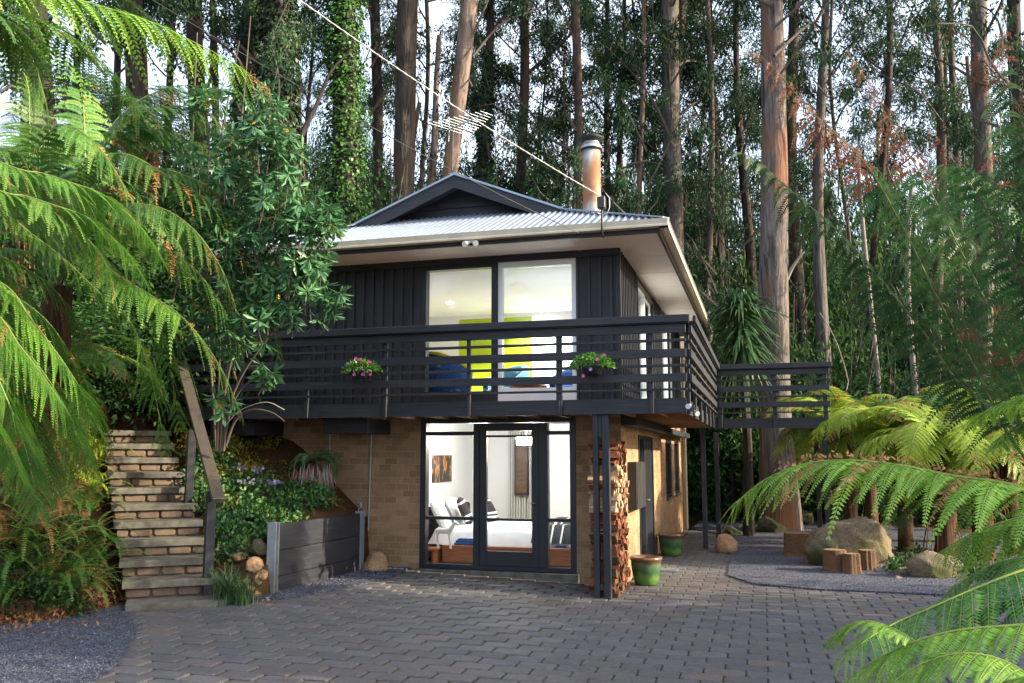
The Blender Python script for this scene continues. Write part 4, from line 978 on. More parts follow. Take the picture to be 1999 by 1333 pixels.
# stones piled at end of retaining wall
for i, (x, y, D, s) in enumerate([(508, 1072, 9.7, .16), (497, 1105, 9.5, .13), (505, 1128, 9.5, .09), (488, 1150, 9.3, .08), (512, 1150, 9.5, .1), (498, 1166, 9.3, .08), (522, 1170, 9.4, .07), (480, 1135, 9.5, .08), (470, 1085, 9.8, .1)]):
    p = onbank(x, y + 9); rock('field_stone', (p[0], p[1] - .02, T(p[0], p[1]) - s * .25), (s, s * .8, s * .8), STONER if i != 0 else STONE, ['big angular stone at the top of the pile by the steel post', 'pale orange stone second in the pile by the steel post'][i] if i < 2 else 'small reddish stone in the pile by the steel post', 50 + i, 'stones piled by the retaining wall', sub=2, flat=.8, rz=i * 1.3)

# ---------------------------------------------------------------- retaining wall
RW = empty('retaining_wall', (-5.6, 10.4, 0), 'low black sleeper retaining wall between two steel posts', 'retaining wall')
for i, (a, b) in enumerate(((-.12, .19), (.195, .49), (.495, .80))):
    mb = MB(); mb.add([(-5.62, 9.4, a), (-5.56, 9.4, a), (-5.51, 11.52, a), (-5.57, 11.52, a), (-5.62, 9.4, b), (-5.56, 9.4, b), (-5.51, 11.52, b + .0), (-5.57, 11.52, b + .0)], [(0, 3, 2, 1), (4, 5, 6, 7), (0, 1, 5, 4), (1, 2, 6, 5), (2, 3, 7, 6), (3, 0, 4, 7)]); mb.build('sleeper', BW_Y, RW, .006)
for x, y in ((-5.59, 9.35), (-5.54, 11.56)):
    mb = MB(); mb.box(x - .055, x + .055, y - .03, y - .018, -.15, .83); mb.box(x - .005, x + .005, y - .017, y + .04, -.15, .83); mb.box(x - .055, x + .055, y + .04, y + .052, -.15, .83); mb.build('steel_post', GALV, RW)

# ---------------------------------------------------------------- garden steps
ST = empty('garden_steps', (-6.3, 8.4, -.05), 'flight of concrete treads on brick risers climbing to the left', 'steps')
GROUT = simple('dark riser mortar', (.06, .045, .032), (.085, .065, .045), 20, .95, .4)
RB = simple('worn riser brick', (.15, .105, .078), (.09, .065, .05), 9, .9, .7, .01)
RB2 = simple('pale riser brick', (.16, .115, .08), (.11, .08, .055), 9, .9, .7, .01)
def step_frame(k):
    t = k / 10; a = at_ang = R(37 + 9 * t); o = np.array([-6.08, 8.28]) + np.array([-2.42, 2.28]) * t
    return o, np.array([math.cos(a), math.sin(a)]), np.array([-math.sin(a), math.cos(a)])
rr = random.Random(9)
for k in range(11):
    o, ex, ey = step_frame(k); ztop = .065 + .19 * k; w = .5 if k < 10 else .46; w0 = -.5; w1 = (.5 if k < 6 else (.46 if k < 8 else .42)); yb = .42 if k < 10 else .9
    def wp(a, b, z): q = o + ex * a + ey * b; return (q[0], q[1], z)
    th = .075 if k else .13
    mb = MB(); nseg = 9
    top = []; bot = []
    for i in range(nseg + 1):
        a = w0 + (w1 - w0) * i / nseg + 0; j = rr.uniform(-.008, .008)
        top.append(wp(a, -.035 + j, ztop - .008 + rr.uniform(-.003, .003))); bot.append(wp(a, -.032 + j, ztop - th))
    tb = [wp(w0 + (w1 - w0) * i / nseg, -.012, ztop) for i in range(nseg + 1)]; bk = [wp(w0 + (w1 - w0) * i / nseg, yb, ztop) for i in range(nseg + 1)]; bb = [wp(w0 + (w1 - w0) * i / nseg, yb, ztop - th) for i in range(nseg + 1)]
    V = bot + top + tb + bk + bb; m = nseg + 1
    Fs = [(L * m + i, L * m + i + 1, (L + 1) * m + i + 1, (L + 1) * m + i) for L in range(4) for i in range(nseg)] + [(0, m, 2 * m, 3 * m, 4 * m), (m - 1, 5 * m - 1, 4 * m - 1, 3 * m - 1, 2 * m - 1), ]
    mb.add(V, Fs); mb.build('tread', CONC, ST)
    if k:
        mb = MB(); z0 = ztop - .19; z1 = ztop - th
        def wbox(a0, a1, b0, b1, c0, c1, mi, ch=0):
            P = [wp(a, b, z) for z in (c0, c1) for b in (b0, b1) for a in (a0, a1)]
            mb.add(P, [(0, 2, 3, 1), (4, 5, 7, 6), (0, 1, 5, 4), (2, 6, 7, 3), (0, 4, 6, 2), (1, 3, 7, 5)], mi)
        wbox(w0 + .03, w1 - .03, .035, .3, z0, z1, 0)
        a = w0 + .035 + (0 if k % 2 else -.12)
        while a < w1 - .06:
            a0 = max(a, w0 + .035); a1 = min(a + .245, w1 - .035)
            if a1 - a0 > .07:
                # rounded brick front: an octagonal outline pulled inward
                c_ = .02; f0 = .012 + rr.uniform(-.004, .006); zz0, zz1 = z0 + .012, z1 - .006
                O = [(a0 + c_, zz0), (a1 - c_, zz0), (a1, zz0 + c_), (a1, zz1 - c_), (a1 - c_, zz1), (a0 + c_, zz1), (a0, zz1 - c_), (a0, zz0 + c_)]
                ca, cz = (a0 + a1) / 2, (zz0 + zz1) / 2
                V = [wp(p_, .05, q_) for p_, q_ in O] + [wp(p_, f0 + .012, q_) for p_, q_ in O] + [wp(ca + (p_ - ca) * .9, f0, cz + (q_ - cz) * .75) for p_, q_ in O]
                mi_ = 1 if rr.random() < .7 else 2
                mb.add(V, [(L * 8 + i, L * 8 + (i + 1) % 8, (L + 1) * 8 + (i + 1) % 8, (L + 1) * 8 + i) for L in range(2) for i in range(8)] + [tuple(range(16, 24))], mi_)
            a += .265
        mb.build('riser', [GROUT, RB, RB2], ST)
# handrail
RAILM = simple('worn dark stained handrail', (.085, .068, .048), (.035, .032, .03), 3, .38, .2, stretch=(14, 14, 2))
HR = empty('stair_handrail', (-6.1, 8.95, 0), 'sloping black timber handrail on three posts beside the steps', 'handrail')
for (xt, yt, D, zb, w) in ((340, 668, 13.3, 1.8, .1), (375, 836, 11.3, .8, .1), (413, 955, 9.95, -.1, .1)):
    p = at(xt, yt, D); mb = MB(); mb.beam((p[0], p[1], zb), (p[0], p[1], p[2] - .02), w, w, 0, (-.7, .7, 0)); mb.build('post', BW_Z, HR, .006)
h0 = at(424, 985, 9.75); h1 = at(338, 664, 13.35)
off_ = np.array([.03, -.02, .05])
mb = MB(); mb.beam(h0 + off_, h1 + off_, .14, .05); mb.build('rail', RAILM, HR, .006)
SHADE = [(9, 8.0, 3.0), (9, 9.9, 2.1), (9.5, 11.4, 2.0), (11.5, 7.2, 3.6), (10.5, 8.9, 3.15)]  # unseen shrubs added to cast shade: position and height scale
EXPO = 2.15
BUSH_G = leafmat('bedding leaves', [(.015, .05, .02), (.035, .11, .035), (.07, .17, .045), (.2, .22, .04)], .2, .5)
# ---------------------------------------------------------------- forest
def crown_mesh(name, seed, z0, z1, rad, nl, nt, lv, mats, ls=.15, spread=.42, limb=.05, density_top=1.0):
    r = np.random.default_rng(seed); lm = LM()
    for i in range(nl):
        z = z0 + (z1 - z0) * ((i + r.random()) / nl); az = r.uniform(0, 6.283); el = r.uniform(.35, 1.05); L = rad * r.uniform(.45, 1.05)
        d = np.array([math.cos(az) * math.cos(el), math.sin(az) * math.cos(el), math.sin(el)])
        c = np.cumsum(np.vstack([[0, 0, z], d * L * .3, unit(d + r.normal(0, .25, 3)) * L * .3, unit(d + r.normal(0, .35, 3) + [0, 0, .1]) * L * .4]), 0)
        lm.tube(spline(c, 9), np.linspace(limb * (.6 + .5 * r.random()), limb * .2, 9), 1, 5)
        C = spline(c, 40)
        for k in range(nt):
            p = C[int(r.uniform(.3, 1) * 39)]; dd = unit(d * .6 + r.normal(0, .75, 3) + [0, 0, .1]); l2 = L * r.uniform(.15, .4)
            e = p + dd * l2; lm.tube([p, (p + e) / 2 + r.normal(0, .06, 3), e], [limb * .28, limb * .18, limb * .08], 1, 3)
            for q in range(2):
                cc = p + (e - p) * r.uniform(.55, 1.1) + r.normal(0, .12, 3); n = int(lv * r.uniform(.5, 1.4)); t0 = r.uniform(.1, .75)
                off = rvec(n, r) * (r.random(n)[:, None] ** .5) * spread * np.array([1, 1, .75]) * r.uniform(.7, 1.3)
                dl = unit(rvec(n, r) * .8 + np.array([0, 0, -.65]) + unit(off) * .5)
                lm.kites(cc + off, dl, unit(np.cross(dl, rvec(n, r))), r.uniform(.7, 1.3, n) * ls, ls * .27, np.clip(t0 + r.normal(0, .13, n) + off[:, 2] / spread * .15, 0, 1))
    return lm.mesh(name, mats)
CR = [crown_mesh('crown', 100 + i, 5.0, 21, 4.0, 22, 4, 82, [EUC, TWIG], .17, .42) for i in range(5)]
CRH = [crown_mesh('crown', 120 + i, 9.5, 22, 4.4, 15, 4, 76, [EUC, TWIG], .17, .42) for i in range(3)]
def ground(x, y): return T(x, y)
def trunk(parent, A, B, ra, rb, mat, seed, top=20, wob=.12, base_z=None, flare=1.35, seg=12):
    """A upper survey point, B lower survey point; runs on to the ground and up to the crown top"""
    r = random.Random(seed); A = np.array(A); Bp = np.array(B); d = (A - Bp) / (A[2] - Bp[2])
    gx, gy = Bp[0] + d[0] * (0 - Bp[2]), Bp[1] + d[1] * (0 - Bp[2]); z0 = (base_z if base_z is not None else ground(gx, gy)) - .3
    n = 26; pts = []; rad = []
    for i in range(n):
        z = z0 + (top - z0) * i / (n - 1); t = (z - Bp[2]) / (A[2] - Bp[2]); p = Bp + (A - Bp) * t
        damp = wob * math.sin(z * .45 + seed) ; pts.append((p[0] + damp, p[1] + wob * .6 * math.sin(z * .6 + seed * 2), z))
        rr = rb + (ra - rb) * max(min(t, 2.2), -.5); rr = max(rr, rb * .3)
        if i < 3: rr *= flare - .12 * i * (flare - 1) * 3
        rad.append(rr)
    mb = MB(); mb.tube(pts, rad, seg, 0, True, .07); return mb.build('trunk', mat, parent), pts
def tree(xa, xb, yb, wa, wb, D, mat, label, crown=None, cs=1.0, ya=0, seed=1, name='eucalypt_tree', cat='tree', group=None, wob=.12, top=20, cz=0, branches=(), ivy=None):
    A = at(xa, ya, D); Bp = at(xb, yb, D); d = (A - Bp) / (A[2] - Bp[2]); g = Bp + d * (1 - Bp[2])
    e = empty(name, (g[0], g[1], ground(g[0], g[1])), label, cat, group)
    tr, pts = trunk(e, A, Bp, wa / 2 * D / F, wb / 2 * D / F, mat, seed, top, wob)
    if crown is not None:
        c = link('crown', crown, e); m = pts[len(pts) * 2 // 3]; c.location = (m[0] - g[0], m[1] - g[1], cz); c.scale = (cs, cs, 1); c.rotation_euler = (0, 0, seed * 1.7)
    for br in branches:
        P = [at(x, y, D + dd) for x, y, dd in br[0]]; mb = MB(); mb.tube([tuple(q) for q in spline(P, 10)], list(np.linspace(br[1] * D / F / 2, br[1] * D / F / 8, 10)), 7); mb.build('limb', mat if len(br) < 3 else br[2], e)
    if ivy:
        imat, n, sz, zl, zh, fat = ivy; r = np.random.default_rng(seed); P = np.array(pts); z = r.uniform(zl, zh, n)
        cx = np.interp(z, P[:, 2], P[:, 0]); cy = np.interp(z, P[:, 2], P[:, 1]); az = r.uniform(0, 6.283, n)
        rad0 = np.interp(z, [Bp[2], A[2]], [wb / 2 * D / F, wa / 2 * D / F]); cl = .5 + .5 * np.sin(z * 3.1 + az * 2) * np.sin(z * 7.3 - az * 3 + 1)
        ra = rad0 * (1 + .0 * z) + fat * r.uniform(.0, 1, n) * (.35 + cl * 1.0)
        out = np.c_[np.cos(az), np.sin(az), np.zeros(n)]
        base = np.c_[cx, cy, z] + out * ra[:, None] - np.array(parent_origin(e))
        dl = unit(out * .5 + np.array([0, 0, -.8]) + rvec(n, r) * .5); sd = unit(np.cross(dl, out) + rvec(n, r) * .35)
        lm = LM(); lm.kites(base, dl, sd, sz * r.uniform(.7, 1.3, n), sz * .85, np.clip(cl * .55 + r.normal(.2, .15, n), 0, 1), 0, .4); link('ivy', lm.mesh('ivy', [imat]), e)
    return e
# foremost named trunks
tree(1503, 1516, 700, 42, 58, 20.5, B_BIG, 'massive stringybark trunk with orange patches rising through the rear balcony', CRH[0], .9, seed=3, wob=.05, branches=[([(1528, 560, 0), (1545, 525, -.1), (1562, 500, -.2), (1572, 490, -.2)], 11, GREYTW)], top=22)
tree(1311, 1314, 450, 34, 34, 24, B_GRY, 'thick grey brown trunk standing behind the right end of the roof', CRH[1], .9, seed=5, wob=.05)
tree(1332, 1318, 420, 20, 16, 25, B_BRN, 'slim reddish trunk crossing behind the thick grey brown one', CR[0], .6, seed=6, branches=[([(1325, 130, 0), (1370, 70, .2), (1410, 30, .3), (1440, -30, .3)], 9)])
tree(910, 884, 340, 34, 30, 21, B_PINK, 'smooth pinkish leaning trunk directly behind the gable apex', CRH[2], .8, seed=8, branches=[([(903, 90, 0), (922, 40, .1), (935, -20, .2)], 16)])
tree(792, 788, 370, 40, 42, 22, B_BRN, 'double brown trunk left of the pinkish tree', CRH[0], .8, seed=9, wob=.04)
tree(735, 726, 380, 20, 20, 24, B_DRK, 'dark slender trunk between the bright ivy and the double brown trunk', CR[1], .7, seed=10)
tree(676, 668, 440, 42, 56, 20, B_DRK, 'trunk wholly clad in bright green ivy left of the gable', None, seed=11, wob=.05, ivy=(IVY, 17000, .08, .5, 14.5, .27), top=17)
tree(556, 552, 260, 56, 60, 19, B_DRK, 'thick trunk clad in dark ivy at the upper left', CR[2], .8, seed=12, ivy=(IVYD, 9000, .10, 2, 15, .14), branches=[([(585, 270, 0), (620, 200, .2), (645, 140, .3), (690, 95, .5)], 12)])
tree(495, 480, 250, 40, 44, 21, B_DRK, 'dark vine covered trunk behind the top fern frond', CR[3], .8, seed=13, ivy=(IVYD, 6000, .10, 2, 15, .16))
tree(952, 946, 330, 15, 22, 25, B_DRK, 'dark ivy wrapped trunk right of the television antenna', CR[4], .7, seed=14, ivy=(IVYD, 5000, .10, 3, 13, .10))
tree(1020, 1012, 400, 18, 20, 26, B_BRN, 'brown trunk between the antenna and the flue', CR[0], .8, seed=15, branches=[([(1022, 150, 0), (1090, 90, .3), (1150, 30, .5), (1185, -10, .5)], 8), ([(1015, 165, 0), (960, 120, .3), (920, 70, .5)], 6)])
tree(1124, 1119, 400, 17, 17, 24, B_BRN, 'straight reddish brown trunk just left of the flue', CR[1], .8, seed=16)
tree(885, 826, 350, 8, 15, 24, B_PINK, 'thin tan trunk leaning left behind the roof ridge', None, seed=17, wob=.25, top=13, group=None)
tree(870, 800, 380, 7, 10, 26, B_PINK, 'thinner leaning tan stem beside the double brown trunk', None, seed=18, wob=.2, top=12)
tree(1180, 1196, 420, 9, 14, 27, B_DRK, 'dark thin trunk right behind the rusty flue', CR[2], .8, seed=19, branches=[([(1188, 240, 0), (1160, 200, .2), (1130, 180, .2)], 6)])
tree(1215, 1204, 430, 8, 10, 30, B_DRK, 'dark thin trunk to the right of the flue, one of a pair', CR[3], .8, seed=20)
tree(1249, 1249, 420, 9, 10, 24, B_PINK, 'thin tan trunk forking high up right of the flue', CR[4], .6, seed=21, branches=[([(1248, 130, 0), (1262, 90, .1), (1290, 20, .2)], 6), ([(1248, 150, 0), (1235, 90, .1), (1225, 30, .2)], 6)])
tree(1383, 1383, 640, 9, 14, 25, B_GRY, 'thin grey trunk behind the gutter end', CR[0], .7, seed=22, wob=.1)
tree(1393, 1400, 660, 10, 18, 27, B_DRK, 'dark straight trunk just right of the gutter end', CR[1], .8, seed=23)
tree(1440, 1462, 560, 10, 20, 27, B_DRK, 'dark forked trunk left of the massive stringybark', CR[2], .7, seed=24, branches=[([(1455, 250, 0), (1475, 190, .1), (1480, 120, .2)], 8)])
tree(1545, 1560, 700, 20, 24, 28, B_BRN, 'brown trunk close behind the massive stringybark', CR[3], .7, seed=25)
tree(1604, 1606, 680, 14, 26, 25, B_GRY, 'grey trunk above the right end of the rear balcony', CRH[1], .6, seed=26, branches=[([(1600, 100, 0), (1570, 60, .2), (1540, 20, .3)], 5)])
tree(1735, 1700, 700, 12, 12, 28, B_DRK, 'dark thin trunk at the fern tips on the right', CR[4], .7, seed=27, branches=[([(1720, 150, 0), (1760, 80, .2), (1790, -10, .3)], 8)])
tree(1824, 1838, 740, 14, 22, 25, B_BRN, 'brown trunk behind the tall dark fern fronds', CRH[2], .7, seed=28)
tree(1862, 1868, 700, 12, 14, 28, B_BRN, 'slim brown trunk right behind the rising fern stalks', CR[0], .8, seed=29)
tree(1918, 1912, 760, 30, 34, 22, B_GRY, 'wide pale barked trunk near the right edge', CRH[0], .8, seed=30)
tree(1990, 1995, 760, 24, 30, 20, B_DRK, 'dark trunk cut by the right edge of the photograph', CR[1], .7, seed=31)
tree(1665, 1708, 740, 6, 9, 24, GREYTW, 'slender pale sapling above the yellow ferns', None, seed=32, wob=.1, top=10)
tree(1795, 1785, 760, 7, 11, 24, GREYTW, 'pale bare sapling between the right hand trunks', None, seed=33, wob=.2, top=9, branches=[([(1785, 640, 0), (1765, 590, .1), (1750, 560, .1)], 6)])
tree(60, 90, 300, 50, 56, 17, B_DRK, 'dark trunk hidden behind the upper left ferns', CR[2], .8, seed=34)
tree(250, 262, 300, 40, 44, 20, B_DRK, 'dark trunk behind the lit top frond', CR[3], .8, seed=35)
tree(390, 384, 300, 30, 36, 23, B_DRK, 'dark trunk between the lit frond tip and the ivy trunks', CR[4], .9, seed=36)
# farther eucalypts closing the forest
r = random.Random(77)
farpal = [B_DRK, B_BRN, B_GRY]
fi = 0
for D, xs in ((32, range(590, 1999, 210)), (39, range(560, 2080, 170)), (47, range(560, 2100, 190))):
    for x in xs:
        x += r.uniform(-40, 40); w = r.uniform(5, 10)
        tree(x + r.uniform(-25, 25), x, 500, w * .8, w, D + r.uniform(-2, 2), r.choice(farpal), 'distant slender eucalypt in the forest far behind the house', (CR + CRH)[fi % 8], r.uniform(.65, .95), seed=200 + fi, group='distant eucalypts', wob=.25, name='eucalypt_tree'); fi += 1
for x in (-60, 60, 150, 230, 330, 420, 500):
    tree(x, x - 10, 400, 12, 16, 27 + r.uniform(-2, 3), B_DRK, 'distant dark eucalypt behind the left tree ferns', CR[fi % 5], .95, seed=300 + fi, group='dark eucalypts at upper left'); fi += 1
# understorey shrubs
def bush_mesh(seed, rx, rz, ncl, lv, mats, ls, wr=.35):
    r = np.random.default_rng(seed); lm = LM()
    for i in range(7):
        e = np.array([r.normal(0, rx * .4), r.normal(0, rx * .4), rz * r.uniform(.8, 1.6)]); lm.tube(spline([[0, 0, -.2], e * .5 + r.normal(0, .1, 3), e], 6), np.linspace(.03, .008, 6), 1, 4)
    for i in range(ncl):
        d = rvec(1, r)[0]; c = d * np.array([rx, rx, rz]) * r.uniform(.45, 1.0); c[2] = abs(c[2]) * 1.0 + rz * .35 * r.random(); n = int(lv * r.uniform(.6, 1.4)); t0 = r.uniform(.1, .7)
        off = rvec(n, r) * (r.random(n)[:, None] ** .5) * rx * .3; dl = unit(rvec(n, r) + unit(off) * .8 + np.array([0, 0, -.2]))
        lm.kites(c + off, dl, unit(np.cross(dl, rvec(n, r))), r.uniform(.7, 1.3, n) * ls, ls * wr, np.clip(t0 + r.normal(0, .13, n) + off[:, 2] * .3, 0, 1))
    return lm.mesh('foliage', mats)
BM = [bush_mesh(400 + i, 1.5, 2.2, 70, 90, [BUSH, TWIG], .13) for i in range(4)]
BMe = [bush_mesh(410 + i, 1.6, 2.6, 60, 80, [EUC, TWIG], .15, .25) for i in range(2)]
def shrub(x, y, z, s, sz, me, label, group=None, name='forest_shrub', cat='shrub'):
    e = link(name, me); e.location = (x, y, z); e.scale = (s, s, sz); e.rotation_euler = (0, 0, random.uniform(0, 6.28)); return tag(e, label, cat, group)
k = 0
for D, x0, x1, stp, ytop in ((24, 1430, 2050, 100, 660), (27, 1380, 2100, 90, 560), (31, 560, 2100, 95, 400), (35, 540, 2150, 90, 330), (40, 500, 2150, 90, 290), (46, 500, 2200, 110, 230)):
    x = x0
    while x < x1:
        p = at(x + r.uniform(-30, 30), ytop + r.uniform(-40, 90), D + r.uniform(-1.5, 1.5)); g = ground(p[0], p[1]); hgt = p[2] - g; s = r.uniform(.9, 1.4)
        lab = 'dense dark understorey shrub beyond the rear balcony' if x > 1380 else 'dense understorey shrub rising behind the roof'
        if x > 1380 or D > 29: shrub(p[0], p[1], g, s, max(hgt / 2.9, .6), (BM + BMe)[k % 6], lab, 'understorey shrubs on the right' if x > 1380 else 'understorey shrubs behind the roof'); k += 1
        x += stp
for (x, y, D, s, lab) in ((745, 330, 20.5, 1.0, 'soft green shrub between the ivy trunk and the gable'), (610, 330, 24, 1.1, 'grey green shrub in the gap left of the bright ivy trunk'), (1000, 330, 23, 1.1, 'dark shrub behind the right slope of the gable'), (1080, 370, 25, 1.1, 'dark shrub behind the foot of the flue'), (1230, 380, 26, 1.2, 'dark shrub to the right of the flue'), (1420, 470, 25, .8, 'pale twiggy shrub behind the cabbage tree')):
    p = at(x, y, D); g = ground(p[0], p[1]); shrub(p[0], p[1], g, s, (p[2] - g) / 2.9, BM[k % 4], lab); k += 1
# left bank understorey: dark dense shrubs behind the ferns
for (x, y, D, s, lab) in ((40, 560, 12, 1.0, 'dark shrub mass behind the left hanging fronds'), (190, 500, 13, 1.0, 'dark shrub behind the second fern'), (330, 500, 13.5, 1.0, 'dark shrub above the head of the steps'), (440, 470, 15, 1.0, 'dark shrub behind the leathery leaved shrub'), (260, 300, 15, 1.3, 'tall dark shrub under the lit top frond'), (90, 250, 14, 1.4, 'tall dark shrub at the upper left'), (420, 220, 17, 1.3, 'tall dark shrub left of the ivy trunks'), (540, 350, 17.5, 1.0, 'dark shrub below the dark ivy trunk')):
    p = at(x, y, D); g = ground(p[0], p[1]); shrub(p[0], p[1], g, s, (p[2] - g) / 2.8, BM[k % 4], lab); k += 1
# unseen shrubs added past the right edge to shade paving and handrail
for i, (x, y, sc_) in enumerate(SHADE):
    e = link('shade_shrub', BM[i % 4]); e.location = (x, y, 0); e.scale = (1.5, 1.5, sc_); tag(e, 'unseen evergreen shrub added past the right edge for its shade', 'shrub', 'unseen shrubs added for shade')

# ---------------------------------------------------------------- cabbage tree
c = at(1447, 640, 19.5); g = T(c[0], c[1]); e = empty('cabbage_tree', (c[0], c[1], g), 'spiky cabbage tree with drooping strap leaves between gutter end and stringybark', 'tree')
mb = MB(); mb.tube([(c[0], c[1], g - .1), (c[0] + .05, c[1], g + 2), (c[0], c[1], c[2] + .3)], [.14, .1, .09], 10, noise=.05); mb.build('trunk', B_DRK, e)
lm = LM(); r_ = np.random.default_rng(5)
for i in range(420):
    az = r_.uniform(0, 6.283); el = r_.uniform(-1.35, 1.45); z0 = c[2] + .35 - (0 if el > 0 else r_.uniform(0, .9)); d = np.array([math.cos(az) * math.cos(el), math.sin(az) * math.cos(el), math.sin(el)])
    L = r_.uniform(.9, 1.3); P = [np.array([c[0], c[1], z0]) + d * L * t + np.array([0, 0, -1]) * L * .55 * t ** 2.6 * (1.2 if el > .2 else .5) for t in np.linspace(0, 1, 5)]
    P = np.array(P) - np.array([c[0], c[1], g]); sd = unit(np.cross(d, [0, 0, 1.])); w = np.array([.026, .036, .034, .022, .003])[:, None] * sd * .9
    lm.quads(np.stack([P[:-1] - w[:-1], P[:-1] + w[:-1], P[1:] + w[1:], P[1:] - w[1:]], 1), r_.random(), 0)
link('leaves', lm.mesh('leaves', [CORD]), e)

# ---------------------------------------------------------------- tree ferns
def fern_templates(mat, seed, W=.42, L=2.1, n=26, K=13, brown=.02, stalk=.1, stm=None):
    out = []
    for i in range(4):
        lm = LM(); r_ = random.Random(seed + i); frond(lm, arch(L, r_.uniform(.7, 1.0), r_.uniform(1.35, 1.9), seed=seed + i, wig=.05), W, n, K, droop=.35, seed=seed + i, brown=brown, tipbrown=.96, stalk=stalk, rad=.014)
        out.append(lm.mesh('frond', [mat, stm or STALK]))
    return out
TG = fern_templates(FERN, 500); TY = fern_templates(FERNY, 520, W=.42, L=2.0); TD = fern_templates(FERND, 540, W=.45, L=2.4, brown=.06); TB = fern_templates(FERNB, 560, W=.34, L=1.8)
def treefern(x, y, top, tm, n, label, seed, s=1.0, rad=.13, trunkmat=FTRUNK, group=None, skirt=10, tilt=(-.25, .3), azr=None, base=None, name='tree_fern'):
    g = (ground(x, y) if base is None else base) - .1; e = empty(name, (x, y, g), label, 'tree fern', group); r_ = random.Random(seed)
    mb = MB(); mb.tube([(x, y, g), (x + .03, y, g + (top - g) * .5), (x, y, top)], [rad * 1.25, rad, rad * .95], 12, noise=.18); mb.build('trunk', trunkmat, e)
    for i in range(n):
        az = (i / n * 6.283 + r_.uniform(-.25, .25)) if azr is None else azr[0] + (azr[1] - azr[0]) * (i + r_.random()) / n
        f = link('frond', r_.choice(tm), e); f.location = (0, 0, top - g); f.rotation_euler = (r_.uniform(-.15, .15), r_.uniform(*tilt), az); q = s * r_.uniform(.8, 1.1); f.scale = (q, q, q)
    if skirt:
        lm = LM(); rs = np.random.default_rng(seed)
        for i in range(skirt):
            az = rs.uniform(0, 6.28); P = [np.array([math.cos(az), math.sin(az), 0]) * (rad + .25 * t ** .5 * s) + np.array([0, 0, top - g - .02 - t * .8 * s]) for t in np.linspace(0, 1, 5)]; lm.tube(P, .008, 0, 4, .9)
        link('dead_stalks', lm.mesh('dead_stalks', [LITTER]), e)
    return e
def hero(e, pts, W, mat, n=30, K=18, stm=None, **kw):
    P = np.array([at(x, y, D) for x, y, D in pts]) - parent_origin(e); lm = LM(); frond(lm, P, W, n, K, **kw); return link('frond', lm.mesh('frond', [mat, stm or STALK]), e)

# right, sunlit pair with dark trunks behind the boulders; frond yellow carries the sunlight
for (px, py, D, n, s, tm, lab, sd) in ((1835, 868, 14.4, 20, .95, TY, 'yellow lit tree fern in front of the gap between its two larger neighbours', 8), (1650, 850, 17.2, 20, 1.0, TY, 'yellow lit tree fern just right of the rear balcony posts', 6), (1960, 850, 15.6, 20, 1.0, TY, 'yellow lit tree fern at the right edge', 7), (1755, 860, 16.2, 24, 1.05, TY, 'yellow lit tree fern above the largest boulder', 1), (1905, 895, 14.6, 25, 1.1, TY, 'yellow lit tree fern with a shaggy brown trunk at the right', 2), (1840, 830, 18, 20, 1.1, TG, 'greener tree fern behind the two yellow lit ones', 3), (1690, 830, 20, 14, .9, TG, 'green tree fern right of the rear balcony', 4), (1990, 800, 17.5, 14, 1.0, TG, 'greener tree fern at the right edge behind the yellow ones', 5)):
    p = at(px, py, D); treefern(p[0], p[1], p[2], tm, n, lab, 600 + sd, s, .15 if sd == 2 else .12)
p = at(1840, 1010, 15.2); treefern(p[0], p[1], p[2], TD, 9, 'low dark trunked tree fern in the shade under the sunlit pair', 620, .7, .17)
# right foreground fern: crown outside the frame, fronds reaching in
E1 = empty('tree_fern', (2.6, 4.9, -.1), 'large tree fern whose bright arching frond with crisp brown top crosses from the right edge', 'tree fern')
hero(E1, [(2200, 1040, 5.0), (2080, 975, 5.1), (1960, 942, 5.2), (1860, 928, 5.3), (1760, 908, 5.35), (1660, 898, 5.4), (1570, 905, 5.5), (1490, 938, 5.6), (1432, 985, 5.7)], .56, FERNL, 34, 26, STALKY, droop=.8, sag=.5, stalk=.05, seed=3, rad=.013, fwd=.55, brown=.06, plen=.155, jl=.35)
hero(E1, [(2200, 1020, 5.3), (2080, 1000, 5.4), (1990, 1010, 5.5), (1900, 1040, 5.6), (1830, 1080, 5.7)], .5, FERNL, 26, 18, STALKY, droop=.8, seed=4, stalk=.05)
# curled brown pinnae along the top of that frond
lm = LM(); r_ = np.random.default_rng(9); P = np.array([at(x, y, D) for x, y, D in [(2080, 972, 5.1), (1960, 940, 5.2), (1860, 925, 5.3), (1760, 905, 5.35), (1660, 895, 5.4), (1580, 900, 5.5), (1520, 915, 5.55)]]) - parent_origin(E1); C = spline(P, 260)
b = C + r_.normal(0, .012, C.shape) + np.array([0, 0, .01]); d = unit(rvec(260, r_) + np.array([-.2, -.2, .55])); lm.kites(b, d, unit(np.cross(d, rvec(260, r_))), r_.uniform(.01, .06, 260) * (r_.random(260) < .75), .02, r_.uniform(.8, 1, 260)); link('dead_pinnae', lm.mesh('dead_pinnae', [FERNB]), E1)
mb = MB(); mb.tube([(2.6, 4.9, -.2), (2.62, 4.92, .6), (2.6, 4.9, 1.25)], [.17, .14, .13], 12, noise=.15); mb.build('trunk', FTRUNK, E1)
E2 = empty('tree_fern', (1.75, 3.1, -.1), 'low bright fern filling the lower right corner', 'tree fern')
mb = MB(); mb.tube([(1.75, 3.1, -.2), (1.75, 3.1, .45)], [.17, .14], 12, noise=.15); mb.build('trunk', FTRUNK, E2)
hero(E2, [(2150, 1215, 3.1), (2050, 1217, 3.15), (1960, 1222, 3.2), (1870, 1230, 3.25), (1790, 1250, 3.3), (1720, 1282, 3.35), (1660, 1320, 3.4), (1610, 1370, 3.4)], .30, FERNL, 18, 26, STALKY, droop=.6, sag=.5, stalk=.03, seed=13, rad=.0065, fwd=.3, plen=.18)
